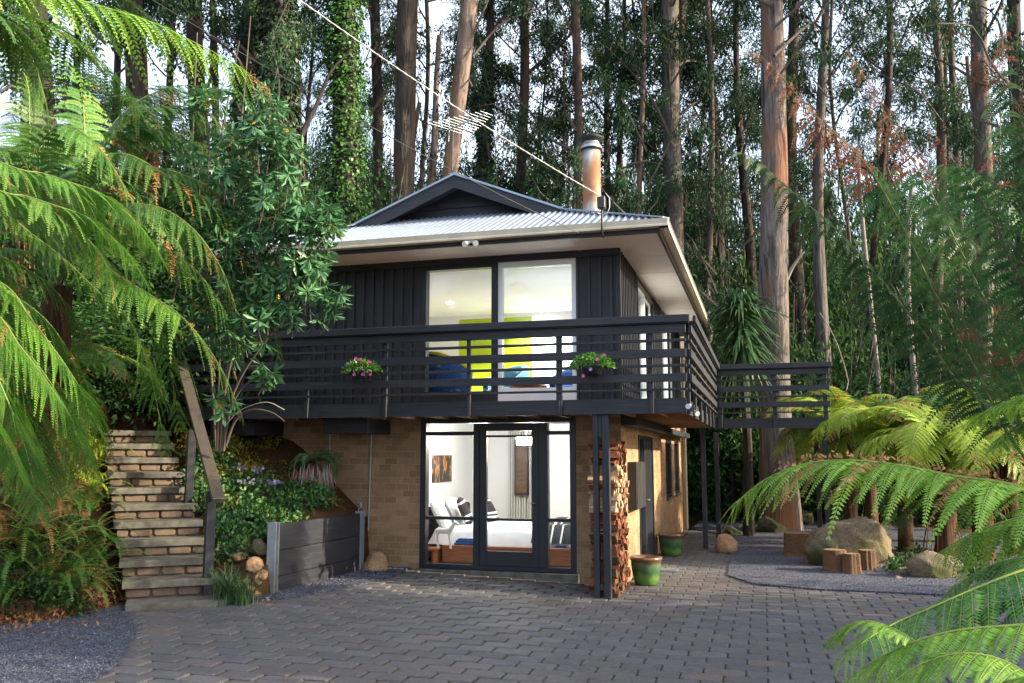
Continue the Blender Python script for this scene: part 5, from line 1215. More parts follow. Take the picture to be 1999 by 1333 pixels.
hero(E2, [(2150, 1070, 4.1), (2000, 1112, 4.0), (1900, 1150, 4.0), (1820, 1185, 4.0), (1750, 1215, 4.0), (1690, 1250, 3.9), (1640, 1290, 3.9)], .34, FERN, 30, 20, STALKY, droop=.7, sag=.5, stalk=.03, seed=14, rad=.008, fwd=.4)
hero(E2, [(1800, 1260, 3.3), (1740, 1225, 3.35), (1690, 1212, 3.4), (1645, 1225, 3.45), (1615, 1262, 3.5)], .11, FERNL, 20, 14, STALKY, droop=.5, stalk=.1, seed=15, rad=.004)
hero(E2, [(2200, 1290, 2.7), (2080, 1310, 2.8), (1960, 1330, 2.9), (1850, 1370, 3.0)], .30, FERNL, 24, 22, STALKY, droop=.7, seed=16, stalk=.03, rad=.006)
hero(E2, [(2200, 1190, 3.6), (2080, 1160, 3.8), (1980, 1170, 4.0), (1890, 1205, 4.1), (1830, 1250, 4.2)], .33, FERN, 26, 18, droop=.7, seed=17, stalk=.03, rad=.007)
hero(E2, [(2100, 1400, 2.9), (1980, 1300, 3.0), (1880, 1275, 3.05), (1790, 1300, 3.1), (1720, 1350, 3.1)], .26, FERNL, 18, 22, STALKY, droop=.5, seed=27, stalk=.03, rad=.006)
hero(E2, [(2200, 1130, 4.4), (2080, 1090, 4.5), (1980, 1090, 4.6), (1900, 1120, 4.7), (1850, 1160, 4.7)], .36, FERN, 22, 18, droop=.7, seed=28, stalk=.03, rad=.007)
E3 = empty('tree_fern', (2.25, 3.9, -.1), 'pale young frond reaching in at the right edge, nearest the camera', 'tree fern')
hero(E3, [(2150, 720, 3.6), (2060, 745, 3.7), (1990, 775, 3.8), (1930, 800, 3.9), (1880, 830, 4.0)], .17, FERNL, 22, 16, STALKY, droop=.5, seed=18, stalk=.05, rad=.005)
hero(E3, [(2150, 820, 3.6), (2060, 800, 3.7), (1990, 830, 3.8), (1950, 870, 3.9)], .17, FERN, 20, 14, STALK, droop=.5, seed=19, stalk=.05, rad=.005)
mb = MB(); mb.tube([(2.25, 3.9, -.2), (2.25, 3.9, 1.7)], [.15, .12], 12, noise=.15); mb.build('trunk', FTRUNK, E3)
# right dark fern: long stalks rising to the left
E4 = empty('tree_fern', (4.3, 7.6, -.1), 'tall dark tree fern with long leaning stalks and red brown tips at the right', 'tree fern')
mb = MB(); mb.tube([(4.3, 7.6, -.2), (4.25, 7.6, .7), (4.2, 7.6, 1.3)], [.22, .18, .16], 12, noise=.15); mb.build('trunk', FTRUNK, E4)
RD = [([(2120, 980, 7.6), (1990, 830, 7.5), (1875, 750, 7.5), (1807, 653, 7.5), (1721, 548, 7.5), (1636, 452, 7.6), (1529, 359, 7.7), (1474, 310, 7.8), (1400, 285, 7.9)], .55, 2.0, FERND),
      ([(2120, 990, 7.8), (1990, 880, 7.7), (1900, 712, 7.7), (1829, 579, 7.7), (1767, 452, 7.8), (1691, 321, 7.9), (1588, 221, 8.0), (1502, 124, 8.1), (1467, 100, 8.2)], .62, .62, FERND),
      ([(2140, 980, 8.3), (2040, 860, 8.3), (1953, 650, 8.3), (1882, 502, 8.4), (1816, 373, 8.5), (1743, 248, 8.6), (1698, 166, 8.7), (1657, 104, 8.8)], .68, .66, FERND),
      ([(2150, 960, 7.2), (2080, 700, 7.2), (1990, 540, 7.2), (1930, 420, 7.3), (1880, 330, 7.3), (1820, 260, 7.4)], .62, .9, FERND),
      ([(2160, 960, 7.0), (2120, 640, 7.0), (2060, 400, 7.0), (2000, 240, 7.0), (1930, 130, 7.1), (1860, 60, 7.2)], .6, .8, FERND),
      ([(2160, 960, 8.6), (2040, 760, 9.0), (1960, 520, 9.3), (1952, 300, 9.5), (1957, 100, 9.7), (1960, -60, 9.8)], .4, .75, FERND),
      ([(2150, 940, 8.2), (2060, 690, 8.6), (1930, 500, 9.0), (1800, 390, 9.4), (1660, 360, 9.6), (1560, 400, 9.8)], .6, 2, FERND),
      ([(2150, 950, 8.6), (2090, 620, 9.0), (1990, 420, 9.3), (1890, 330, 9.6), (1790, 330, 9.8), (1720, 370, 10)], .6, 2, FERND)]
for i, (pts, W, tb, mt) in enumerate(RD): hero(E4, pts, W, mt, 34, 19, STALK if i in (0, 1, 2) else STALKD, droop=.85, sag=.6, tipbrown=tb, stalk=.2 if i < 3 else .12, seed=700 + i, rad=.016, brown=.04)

# left tree ferns
E5 = empty('tree_fern', (-5.6, 2.4, -.1), 'tree fern at the upper left with one sunlit frond tipped in dry brown', 'tree fern')
mb = MB(); mb.tube([(-5.6, 2.6, -.2), (-5.5, 2.6, 2.0), (-5.4, 2.7, 4.5)], [.2, .16, .14], 12, noise=.15); mb.build('trunk', FTRUNK, E5)
hero(E5, [(-260, -60, 4.9), (-90, -60, 5.2), (60, -25, 5.4), (190, 10, 5.5), (300, 45, 5.6), (390, 88, 5.65), (460, 125, 5.7), (518, 168, 5.75)], .42, FERNL, 34, 18, STALKY, droop=.95, sag=.8, stalk=.12, seed=20, rad=.009, fwd=.55, brown=.07, tipbrown=.95)
hero(E5, [(-260, -20, 5.2), (-90, 10, 5.6), (60, 40, 6.0), (150, 90, 6.3), (230, 160, 6.5), (280, 230, 6.6)], .45, FERN, 28, 15, droop=.8, seed=21, stalk=.1)
hero(E5, [(-260, -80, 5.8), (-60, -90, 6.4), (120, -60, 7.0), (260, 10, 7.4), (350, 100, 7.6)], .45, FERND, 26, 13, droop=.8, seed=22, stalk=.1)
hero(E5, [(-200, 60, 4.6), (-80, 20, 4.8), (0, 40, 4.9), (60, 110, 5.0), (90, 200, 5.0)], .4, FERN, 26, 15, droop=.8, seed=23, stalk=.1)
E6 = empty('tree_fern', (-8.2, 6.3, .2), 'big tree fern with green fronds hanging over the left bank', 'tree fern')
mb = MB(); mb.tube([(-8.2, 6.3, -.2), (-8.2, 6.4, 1.6), (-8.1, 6.5, 3.6)], [.22, .18, .16], 12, noise=.15); mb.build('trunk', FTRUNK, E6)
LFR = [([(-150, 520, 6.0), (0, 551, 6.0), (58, 619, 6.0), (97, 670, 6.0), (148, 744, 6.0), (168, 791, 6.1), (205, 860, 6.2)], .52, FERNB, .75),
       ([(-120, 400, 6.3), (0, 415, 6.3), (66, 460, 6.3), (130, 510, 6.3), (187, 565, 6.4), (253, 625, 6.5), (280, 690, 6.5), (300, 760, 6.6), (314, 830, 6.6), (322, 880, 6.7)], .42, FERNB, .9),
       ([(-100, 560, 5.6), (-10, 640, 5.6), (40, 740, 5.6), (75, 840, 5.7), (95, 950, 5.8)], .5, FERN, .8),
       ([(-130, 320, 5.4), (0, 373, 5.4), (52, 383, 5.5), (104, 400, 5.5), (155, 417, 5.6), (190, 438, 5.7), (245, 490, 5.8), (290, 560, 5.9)], .45, FERNB, .8),
       ([(-130, 460, 7.4), (-20, 430, 7.4), (90, 440, 7.4), (190, 490, 7.5), (260, 560, 7.6)], .5, FERN, .8),
       ([(-120, 620, 6.6), (0, 640, 6.6), (90, 720, 6.7), (150, 820, 6.8), (185, 930, 6.9)], .5, FERN, .8),
       ([(-140, 300, 6.6), (0, 290, 6.8), (70, 330, 6.9), (110, 410, 7.0), (120, 500, 7.0)], .45, FERN, .8),
       ([(-140, 700, 5.0), (-60, 760, 5.0), (0, 840, 5.1), (40, 930, 5.2)], .42, FERNB, .8)]
LFR += [([(-120, 480, 6.6), (0, 500, 6.6), (100, 560, 6.7), (160, 640, 6.8), (200, 720, 6.9)], .45, FERN, .8),
       ([(-120, 660, 5.8), (-20, 690, 5.8), (60, 780, 5.8), (110, 870, 5.9), (130, 960, 6.0)], .42, FERN, .8),
       ([(-120, 360, 6.0), (0, 340, 6.2), (100, 350, 6.3), (180, 400, 6.4), (230, 470, 6.5), (250, 550, 6.5)], .42, FERN, .8),
       ([(-120, 560, 6.4), (-20, 580, 6.4), (40, 640, 6.4), (90, 740, 6.5), (110, 830, 6.5)], .42, FERNB, .8)]
LFR += [([(x + dx, y + dy, D * k) for x, y, D in pts], W, mt, dr) for n_, (pts, W, mt, dr) in enumerate(list(LFR)) for dx, dy, k in (((30, -45, 1.08),) if n_ % 2 else ((-20, 55, .95),))]
LFR += [([(-100, 470, 6.6), (60, 455, 6.7), (170, 500, 6.8), (260, 560, 6.9), (330, 640, 7.0), (370, 720, 7.0), (392, 790, 7.0)], .42, FERNB, .8), ([(-100, 430, 7.0), (120, 400, 7.1), (250, 440, 7.2), (340, 510, 7.2), (400, 590, 7.3), (440, 670, 7.3), (462, 740, 7.3)], .42, FERN, .8)]
LFR = [([(x, y, D * 1.38) for x, y, D in pts], W * .84, mt, dr) for pts, W, mt, dr in LFR]
for i, (pts, W, mt, dr) in enumerate(LFR): hero(E6, pts, W, mt, 42, 22, STALK, droop=dr, sag=.6, stalk=.1, seed=800 + i, rad=.011, brown=.02, jl=.3, fwd=.45, plen=.15)
p = at(115, 560, 10.0); E7 = empty('tree_fern', (p[0], p[1], T(p[0], p[1])), 'tree fern with upright yellow green stalks arching across the leathery shrub', 'tree fern')
mb = MB(); mb.tube([(p[0], p[1], T(p[0], p[1]) - .1), (p[0], p[1], p[2])], [.2, .15], 12, noise=.15); mb.build('trunk', FTRUNK, E7)
LF2 = [([(115, 560, 8), (110, 440, 8), (160, 330, 8), (240, 300, 7.9), (330, 345, 7.8), (410, 395, 7.8), (455, 445, 7.8), (490, 518, 7.8), (522, 576, 7.8), (536, 640, 7.8), (543, 695, 7.8)], .48, FERN, .85, .06),
       ([(115, 560, 8), (150, 430, 8.2), (200, 310, 8.4), (276, 255, 8.5), (340, 262, 8.6), (400, 286, 8.6), (430, 315, 8.6)], .5, FERN, .6, .05),
       ([(115, 560, 8), (90, 400, 7.8), (75, 290, 7.7), (130, 245, 7.6), (190, 285, 7.5), (235, 350, 7.5), (275, 420, 7.5)], .5, FERN, .6, .0),
       ([(115, 560, 8), (160, 490, 7.6), (234, 540, 7.3), (292, 575, 7.2), (351, 615, 7.1), (400, 670, 7.1), (435, 725, 7.1), (455, 770, 7.1), (472, 810, 7.1)], .44, FERNB, .85, .02),
       ([(115, 560, 8), (160, 400, 8.6), (165, 250, 9), (150, 150, 9.2), (100, 90, 9.3), (20, 90, 9.4)], .45, FERN, .6, .0),
       ([(115, 560, 8), (60, 420, 8.4), (58, 250, 8.7), (50, 150, 8.8), (0, 90, 8.9), (-60, 90, 9)], .45, FERN, .6, .0),
       ([(115, 560, 8), (200, 420, 7.6), (290, 400, 7.4), (370, 440, 7.3), (430, 520, 7.3), (460, 600, 7.3)], .5, FERN, .8, .08),
       ([(115, 560, 8), (180, 460, 8.6), (270, 420, 9.0), (350, 440, 9.2), (400, 500, 9.4)], .5, FERN, .7, .0),
       ([(115, 560, 8), (170, 330, 9.2), (240, 220, 9.6), (330, 170, 9.9), (420, 170, 10)], .5, FERND, .7, .05)]
LF2 += [([(115, 560, 8), (170, 480, 7.8), (260, 460, 7.7), (350, 500, 7.6), (410, 560, 7.6), (450, 630, 7.6), (475, 700, 7.6)], .46, FERN, .8, .04), ([(115, 560, 8), (180, 400, 8), (280, 330, 8), (380, 350, 8), (450, 400, 8), (500, 460, 8), (520, 530, 8)], .46, FERN, .8, .08), ([(115, 560, 8), (160, 360, 8.2), (260, 230, 8.3), (370, 210, 8.4), (450, 250, 8.5), (500, 310, 8.5)], .46, FERN, .7, .05)]
LF2 = [([(x, y, D * 1.25) for x, y, D in pts], W * 1.25, mt, dr, br) for pts, W, mt, dr, br in LF2]
for i, (pts, W, mt, dr, br) in enumerate(LF2): hero(E7, pts, W * .85, mt, 44, 20, STALKY if i in (4, 5) else STALK, droop=dr, sag=.5, stalk=.22, seed=850 + i, rad=.014, brown=br + .02, fwd=.45, plen=.15)
for (px_, py_, D, n, s, tm, lab, sd) in ((40, 420, 12.5, 12, 1.0, TG, 'tree fern half hidden at the left edge', 31), (190, 470, 14.5, 13, 1.0, TG, 'tree fern behind the hanging fronds above the steps', 32), (400, 420, 16, 12, .95, TD, 'darker tree fern behind the leathery shrub', 33), (10, 800, 9.6, 11, .7, TG, 'low tree fern at the left edge beneath the big fronds', 34), (150, 250, 15, 12, 1.0, TD, 'dark tree fern higher on the left bank', 35), (110, 720, 11, 11, .8, TG, 'small fern on the bank left of the handrail', 36), (300, 300, 17, 12, 1.0, TD, 'dark tree fern below the lit frond tip', 37)):
    p = at(px_, py_, D); treefern(p[0], p[1], max(p[2], T(p[0], p[1]) + .3), tm, n, lab, 640 + sd, s)

# ---------------------------------------------------------------- leathery leaved shrub over the balcony
c = at(425, 880, 10.6); g = T(c[0], c[1]); BS = empty('broadleaf_shrub', (c[0], c[1], g), 'many stemmed shrub with leathery blue green leaves in front of the left balcony', 'shrub')
o3 = np.array([c[0], c[1], g]); lm = LM(); r_ = np.random.default_rng(17)
cl = []
blobs = [((500, 250), 9.8, (.35, .3, .3), 16), ((560, 300), 9.8, (.3, .3, .4), 16), ((480, 340), 9.9, (.35, .3, .3), 16), ((560, 400), 9.7, (.3, .3, .35), 20), ((620, 430), 9.6, (.26, .25, .25), 18), ((520, 470), 9.8, (.35, .3, .3), 18), ((600, 510), 9.6, (.25, .25, .3), 16), ((560, 570), 9.7, (.35, .3, .3), 20), ((630, 590), 9.5, (.2, .2, .2), 9), ((480, 560), 9.9, (.3, .3, .4), 16), ((420, 480), 10, (.3, .3, .4), 14), ((450, 660), 10, (.3, .3, .3), 10), ((520, 730), 9.6, (.12, .12, .12), 4), ((520, 200), 10, (.2, .2, .15), 8), ((400, 600), 10.2, (.3, .3, .4), 10), ((400, 300), 10.4, (.3, .3, .35), 12), ((410, 200), 10.4, (.25, .25, .25), 8), ((440, 420), 9.9, (.3, .3, .35), 12), ((460, 500), 9.7, (.3, .3, .3), 12), ((500, 620), 9.6, (.3, .3, .3), 12), ((445, 790), 9.8, (.15, .15, .15), 3)]
for (px_, py_), D, sz, n in blobs:
    cc = at(px_, py_, D) - o3
    for k in range(int(n * 1.9)): cl.append(cc + rvec(1, r_)[0] * np.array(sz) * r_.uniform(.4, 1.15))
for q in cl:
    m = r_.integers(9, 15); az = r_.uniform(0, 6.28) + np.arange(m) * 2.4; ax = unit(r_.normal(0, .35, 3) + np.array([0, -.15, .8])); el = r_.uniform(-.75, .75, m)
    u = unit(np.cross(ax, [1, .3, 0])); v = np.cross(ax, u)
    d = unit((u * np.cos(az)[:, None] + v * np.sin(az)[:, None]) * np.cos(el)[:, None] + ax * np.sin(el)[:, None] + np.array([0, 0, -.3])); sd = unit(np.cross(d, ax + r_.normal(0, .25, (m, 3))))
    L = r_.uniform(.12, .18, m); t = np.clip(r_.normal(.33, .13, m), 0, .66); t[r_.random(m) < .012] = 1
    b = q + d * .012
    W = L * .3; p1 = b + d * (L * .65)[:, None]; tip = b + d * L[:, None]; n_ = np.cross(d, sd)
    lm.quads(np.stack([b, p1 + sd * (W / 2)[:, None] + n_ * .006, tip, p1 - n_ * .004], 1), t, 0); lm.quads(np.stack([b, p1 - n_ * .004, tip, p1 - sd * (W / 2)[:, None] + n_ * .006], 1), np.clip(t + .03, 0, 1), 0)
link('foliage', lm.mesh('foliage', [OBO]), BS)
mb = MB()
stems = [[(430, 880), (440, 760), (470, 640), (520, 540), (565, 430), (600, 380)], [(425, 880), (428, 740), (430, 620), (440, 520), (470, 400), (500, 280)], [(432, 880), (455, 770), (500, 690), (560, 620), (625, 590)], [(422, 880), (415, 760), (405, 640), (400, 520), (405, 380), (410, 240)], [(436, 880), (450, 800), (480, 750), (530, 735)], [(500, 600), (520, 500), (540, 400), (560, 290), (540, 210)], [(440, 870), (460, 820), (490, 800), (530, 805), (555, 822)], [(428, 870), (445, 700), (490, 600), (560, 560)]]
for s in stems:
    P = [at(x, y, 10.4 - .06 * i * (1 if i < 6 else .5)) for i, (x, y) in enumerate(s)]; mb.tube([tuple(q) for q in spline(P, 14)], list(np.linspace(.02, .006, 14)), 7, noise=.06)
for q in cl[::2]:
    w = q + o3; dn = w + np.array([r_.normal(0, .05), r_.normal(0, .05), -r_.uniform(.15, .3)]) + (at(500, 600, 10) - w) * .08; mb.tube([w, (w + dn) / 2 + r_.normal(0, .01, 3), dn], [.003, .005, .007], 4)
mb.build('stems', simple('reddish brown stem', (.1, .075, .06), (.065, .05, .042), 9, .8, .3), BS)

# ---------------------------------------------------------------- ground plants
def groundfern(seed, n=16, L=.8, mat=FERN, W=.07):
    lm = LM(); r_ = np.random.default_rng(seed)
    for i in range(n):
        az = r_.uniform(0, 6.283); P = arch(L * r_.uniform(.7, 1.1), r_.uniform(.7, 1.35), r_.uniform(1.0, 1.9), n=12, seed=seed * 31 + i, wig=.05); Rz = np.array([[math.cos(az), -math.sin(az), 0], [math.sin(az), math.cos(az), 0], [0, 0, 1]]); P = P @ Rz.T
        C = spline(P, 34); lm.tube(C[::3], np.linspace(.004, .001, len(C[::3])), 1, 3); t = unit(np.gradient(C, axis=0)); s = unit(np.cross(t, [0, 0, 1.])); u = np.linspace(0, 1, 34); l = W * (np.clip(u * 6, 0, 1)) * (1.05 - u) ** .6; tn = np.clip(r_.uniform(.1, .6) + r_.normal(0, .05, 34), 0, .66); 
        if r_.random() < .08: tn = tn * 0 + .9
        for sg in (-1, 1): d = unit(s * sg + t * .3 + np.array([0, 0, -.15]) + r_.normal(0, .08, (34, 3))); lm.kites(C, d, t, l, .016, tn, 0, .3)
    return lm.mesh('ground_fern', [mat, STALK])
GF = [groundfern(40 + i) for i in range(4)]; GFY = [groundfern(50 + i, mat=FERNY) for i in range(2)]
r2 = random.Random(5)
gf = [(20, 1010), (60, 1060), (110, 1080), (150, 1110), (30, 1120), (85, 1150), (140, 1170), (175, 1060), (40, 960), (100, 1000), (150, 1000), (180, 1000), (10, 1180), (170, 1150), (120, 1130), (60, 1110), (185, 1110), (5, 1080)]
for i, (x, y) in enumerate(gf):
    p = onbank(x, y); o = link('ground_fern', GF[i % 4]); s = r2.uniform(.75, 1.15); o.location = (p[0], p[1], T(p[0], p[1]) - .02); o.scale = (s, s, s); o.rotation_euler = (0, 0, r2.uniform(0, 6)); tag(o, 'sword fern on the bank left of the steps', 'fern', 'sword ferns left of the steps')
for i, (x, y) in enumerate([(170, 940), (130, 930), (190, 900), (160, 880), (185, 960), (100, 900)]):
    p = onbank(x, y); o = link('ground_fern', GFY[i % 2]); s = r2.uniform(.6, .9); o.location = (p[0], p[1], T(p[0], p[1]) - .02); o.scale = (s, s, s); o.rotation_euler = (0, 0, r2.uniform(0, 6)); tag(o, 'fern coloured sunlit yellow high on the bank beside the upper steps', 'fern', 'ferns coloured sunlit yellow beside the upper steps')  # sun on these ferns is painted in by the yellow leaves
def cover(name, pix, n, mat, ls, w, label, lift=.12, seed=1, kind='stuff', jit=60, spreadz=.12):
    """low leafy ground cover over the surveyed patch"""
    r_ = np.random.default_rng(seed); lm = LM(); per = max(1, n // (len(pix)))
    for (x, y, jx, jy) in pix:
        m = int(per / 30)
        for k in range(m):
            p = onbank(x + r_.uniform(-jx, jx), y + r_.uniform(-jy, jy)); q = 30; off = r_.normal(0, .07, (q, 3)) * [1, 1, .5]; base = np.array([p[0], p[1], T(p[0], p[1])]) + off + [0, 0, lift * r_.uniform(.2, 1.2)]
            d = unit(rvec(q, r_) + np.array([0, -.2, .35])); lm.kites(base, d, unit(np.cross(d, rvec(q, r_))), ls * r_.uniform(.6, 1.3, q), ls * w, np.clip(r_.uniform(.1, .8) + r_.normal(0, .15, q), 0, 1))
    return tag(link(name, lm.mesh(name, [mat])), label, 'ground cover', kind=kind)
cover('ground_cover', [(430, 950, 30, 50), (480, 1000, 50, 50), (540, 1000, 45, 30), (450, 1060, 30, 50), (600, 985, 40, 15), (390, 960, 20, 60), (420, 900, 25, 30), (520, 1040, 30, 30)], 9000, BUSH_G, .055, .75, 'leafy green groundcover in the bed above the sleeper wall', .16, 1)
cover('ground_cover', [(520, 870, 20, 12), (560, 930, 30, 20), (480, 880, 30, 20), (600, 960, 25, 12), (640, 985, 20, 8), (500, 910, 30, 15)], 1600, GOLD, .045, .5, 'sparse mossy weeds on the red soil bank against the brick wall', .06, 12)
cover('ground_cover', [(350, 890, 15, 50), (400, 930, 25, 60), (440, 880, 20, 30), (500, 850, 30, 20), (460, 930, 30, 20)], 3000, GOLD, .05, .6, 'yellow flecked leaves beside the handrail posts', .16, 2)
cover('ground_cover', [(175, 860, 25, 60), (150, 800, 30, 60), (110, 930, 40, 40), (200, 780, 40, 25), (240, 800, 40, 15), (60, 900, 50, 50)], 6000, GOLD, .05, .55, 'undergrowth coloured sunlit yellow green on the bank left of the upper steps', .2, 3)  # yellow leaf colour stands in for sun on the bank
cover('ground_cover', [(40, 1180, 60, 40), (130, 1190, 60, 30), (50, 1100, 60, 60), (150, 1080, 40, 60), (300, 790, 60, 20), (60, 780, 60, 60), (100, 850, 60, 60)], 5000, BUSH, .06, .5, 'dark weedy undergrowth beneath the sword ferns', .15, 4)
cover('leaf_litter', [(100, 1210, 110, 35), (190, 1180, 40, 20), (60, 1240, 60, 15), (250, 815, 70, 10), (200, 820, 30, 20)], 1500, LITTER, .05, .5, 'dry brown leaves scattered on the soil left of the steps', .02, 5)
p = onz(1800, 1120, -.1)
cover('ground_cover', [(1790, 1095, 40, 15), (1870, 1120, 40, 10), (1760, 1120, 20, 8), (1950, 1130, 50, 20), (1450, 960, 60, 25), (1380, 985, 30, 15), (1640, 1010, 60, 20)], 3500, BUSH, .07, .6, 'small dark leafy weeds around the boulders', .14, 6)
lm = LM(); r_ = np.random.default_rng(66); n = 420; X = r_.uniform(-6, 4, n); Y = 5 + 7.2 * r_.random(n) ** 1.2
base = np.array([(x, y, gz(x) + .012) for x, y in zip(X, Y)]); d = unit(np.c_[r_.normal(size=n), r_.normal(size=n), r_.uniform(0, .35, n)]); lm.kites(base, d, unit(np.cross(d, np.array([0, 0, 1.]) + .25 * rvec(n, r_))), r_.uniform(.02, .065, n), .016, r_.random(n)); tag(link('leaf_litter', lm.mesh('leaf_litter', [LITTER])), 'small dry leaves and twigs scattered over the paving', 'ground cover', kind='stuff')
# strap grass by the post
for (x, y, s, lb) in ((445, 1120, 1.0, 'strap leaved tussock between the lower handrail post and the stones'), (475, 1110, .8, 'smaller tussock spilling toward the stone pile')):
    p = at(x, y, 9.6); g = T(p[0], p[1]); lm = LM(); r_ = np.random.default_rng(x)
    for i in range(150):
        az = r_.uniform(0, 6.283); h = r_.uniform(.35, .75) * s; o_ = r_.normal(0, .05, 3) * [1, 1, 0]; P = np.array([o_ + np.array([math.cos(az), math.sin(az), 0]) * h * .5 * t ** 1.6 + np.array([0, 0, 1]) * h * (t - .38 * t ** 2.5) for t in np.linspace(0, 1, 6)]); sd = np.array([-math.sin(az), math.cos(az), 0]); w = np.array([.004, .005, .005, .004, .003, .0005])[:, None] * sd
        lm.quads(np.stack([P[:-1] - w[:-1], P[:-1] + w[:-1], P[1:] + w[1:], P[1:] - w[1:]], 1), r_.random(), 0)
    o = link('grass_tussock', lm.mesh('grass_tussock', [CORD])); o.location = (p[0], p[1], g); tag(o, lb, 'grass')
# palm with a dry skirt
c = ony(612, 905, 11.3); g = T(c[0], c[1]); PL = empty('small_palm', (c[0], c[1], g), 'small palm with silvery arching top and a dry drooping skirt against the brick wall', 'palm'); lm = LM(); ld = LM(); r_ = np.random.default_rng(8); top = np.array([0, 0, c[2] - g + .05])
for i in range(26):
    az = r_.uniform(0, 6.28); a = arch(.55 * r_.uniform(.8, 1.1), r_.uniform(.2, 1.1), 1.7, n=9, seed=i); Rz = np.array([[math.cos(az), -math.sin(az), 0], [math.sin(az), math.cos(az), 0], [0, 0, 1]]); P = spline(a @ Rz.T, 26) + top; lm.tube(P[::5], .004, 0, 3, .8); t = unit(np.gradient(P, axis=0)); s = unit(np.cross(t, [0, 0, 1.]))
    for sg in (-1, 1): d = unit(s * sg + t * .7 + np.array([0, 0, -.3]) + r_.normal(0, .1, (26, 3))); lm.kites(P, d, unit(np.cross(d, t)), .14 * (1.1 - np.linspace(0, 1, 26)), .009, np.clip(r_.uniform(.2, 1) + r_.normal(0, .1, 26), 0, 1))
for i in range(260):
    az = r_.uniform(0, 6.28); rr_ = r_.uniform(.1, .3); b = top + np.array([math.cos(az) * rr_, math.sin(az) * rr_, -.12 + r_.normal(0, .04)]); ld.kites(b[None], unit(np.array([[math.cos(az) * .15, math.sin(az) * .15, -1.]]) + r_.normal(0, .08, (1, 3))), unit(r_.normal(0, 1, (1, 3))), r_.uniform(.2, .4), .012, r_.random(1))
link('leaves', lm.mesh('leaves', [CORD]), PL); link('dry_skirt', ld.mesh('dry_skirt', [DRY]), PL); mb = MB(); mb.tube([(c[0], c[1], g - .1), (c[0], c[1], c[2])], .09, 10, noise=.2); mb.build('trunk', FTRUNK, PL)
p = ony(600, 995, 11.0); o = link('yellow_fern', GFY[0]); o.location = (p[0], p[1], p[2] - .05); o.scale = (.75, .75, .75); tag(o, 'yellow feathery fern at the back of the sleeper wall', 'fern')
# pansies
for (x, y, mt, lb) in ((478, 955, WPET, 'white pansies in the middle of the flower bed'), (535, 955, VIOL, 'violet and white pansies at the right of the bed'), (465, 928, VIOL, 'small violet pansies nearest the handrail'), (497, 932, VIOL, 'violet pansies behind the white ones')):
    p = onbank(x, y + 12); g = T(p[0], p[1]); r_ = np.random.default_rng(x); lm = LM(); m = 14
    for k in range(m):
        cc = r_.normal(0, .06, 3) * [1.2, .8, .35] + [0, 0, .17]; a = np.arange(5) * 1.2566; D = np.c_[np.cos(a), -.45 * np.ones(5), np.sin(a)]; lm.kites(np.tile(cc, (5, 1)), unit(D), unit(np.cross(D, [0, 1, 0])), .03, .028, r_.random(5), 0 if (mt is WPET or k % 3) else 1)
    lm.kites(r_.normal(0, .07, (80, 3)) * [1, 1, .3] + [0, 0, .1], unit(rvec(80, r_) + [0, 0, .3]), rvec(80, r_), .05, .03, r_.random(80), 2)
    o = link('pansies', lm.mesh('pansies', [mt, WPET, BUSH_G])); o.location = (p[0], p[1], g); tag(o, lb, 'flowers', 'pansies in the garden bed')
# dead branches
for (pts, D, w, lb, nm) in (([(555, 800), (520, 785), (470, 800), (440, 830)], 10, .008, 'thin pale dead branch arching below the leathery shrub', 'dead_branch'), ([(0, 180), (25, 165), (45, 138)], 6, .012, 'pale bare twig at the upper left edge', 'dead_branch'), ([(1655, 1000), (1650, 760), (1655, 740), (1630, 660), (1600, 610)], 22, .03, 'bare forked sapling beyond the rear balcony', 'dead_branch')):
    mb = MB(); P = [at(x, y, D) for x, y in pts]; mb.tube([tuple(q) for q in spline(P, 12)], list(np.linspace(w, w * .4, 12)), 6); tag(mb.build(nm, GREYTW, org=P[0]), lb, 'branch')

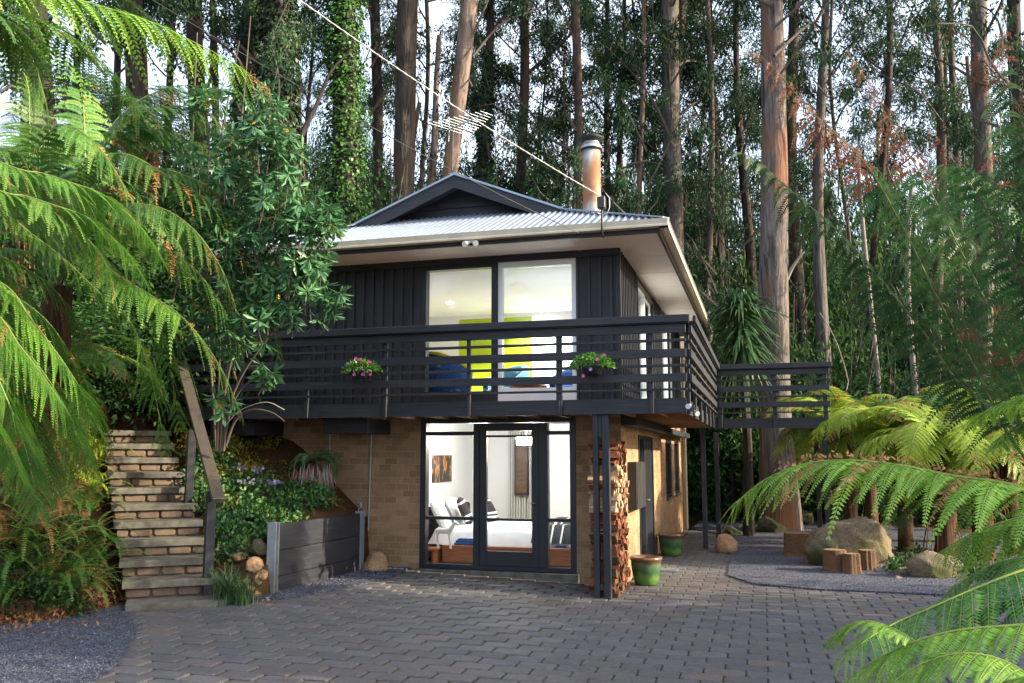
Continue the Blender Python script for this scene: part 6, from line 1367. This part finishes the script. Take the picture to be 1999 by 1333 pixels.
# ---------------------------------------------------------------- camera and light
cd = bpy.data.cameras.new('camera'); co = bpy.data.objects.new('camera', cd); COL.objects.link(co)
M3 = Matrix((RT.tolist(), UPV.tolist(), (-FW).tolist())).transposed(); co.matrix_world = Matrix.Translation(CAM.tolist()) @ M3.to_4x4()
cd.sensor_width = 36; cd.lens = 36 * F / 1999; cd.clip_end = 600; cd.clip_start = .05; sc.camera = co
SUN_EL, SUN_AZ = R(23), R(3)       # azimuth measured from +X towards +Y
sl = bpy.data.lights.new('sun', 'SUN'); sl.energy = 3.0; sl.angle = R(.5); sl.color = (1, .85, .62); so = bpy.data.objects.new('sun', sl); COL.objects.link(so)
dirv = Vector((math.cos(SUN_EL) * math.cos(SUN_AZ), math.cos(SUN_EL) * math.sin(SUN_AZ), math.sin(SUN_EL))); so.rotation_euler = dirv.to_track_quat('Z', 'Y').to_euler()
w = bpy.data.worlds.new('World'); sc.world = w; w.use_nodes = True; nt = w.node_tree; sk = nt.nodes.new('ShaderNodeTexSky'); sk.sky_type = 'NISHITA'; sk.sun_disc = False
sk.sun_elevation = SUN_EL; sk.sun_rotation = math.pi / 2 - SUN_AZ; sk.air_density = 1; sk.dust_density = 5; sk.ozone_density = 1
tcw = nt.nodes.new('ShaderNodeTexCoord'); cn = nt.nodes.new('ShaderNodeTexNoise'); cn.inputs['Scale'].default_value = 2.2; cn.inputs['Detail'].default_value = 7; nt.links.new(tcw.outputs['Generated'], cn.inputs['Vector'])
cr = nt.nodes.new('ShaderNodeMapRange'); cr.inputs['From Min'].default_value = .35; cr.inputs['From Max'].default_value = .6; cr.inputs['To Min'].default_value = .25; cr.inputs['To Max'].default_value = .8; nt.links.new(cn.outputs['Fac'], cr.inputs['Value'])
cm = nt.nodes.new('ShaderNodeMix'); cm.data_type = 'RGBA'; nt.links.new(cr.outputs[0], cm.inputs[0]); nt.links.new(sk.outputs[0], cm.inputs[6]); cm.inputs[7].default_value = (2.6, 2.9, 3.4, 1)
nt.links.new(cm.outputs[2], nt.nodes['Background'].inputs[0]); nt.nodes['Background'].inputs[1].default_value = .15
sc.view_settings.view_transform = 'Standard'; sc.view_settings.look = 'None'; sc.view_settings.exposure = EXPO; sc.view_settings.gamma = 1
sc.cycles.max_bounces = 6; sc.cycles.transparent_max_bounces = 12
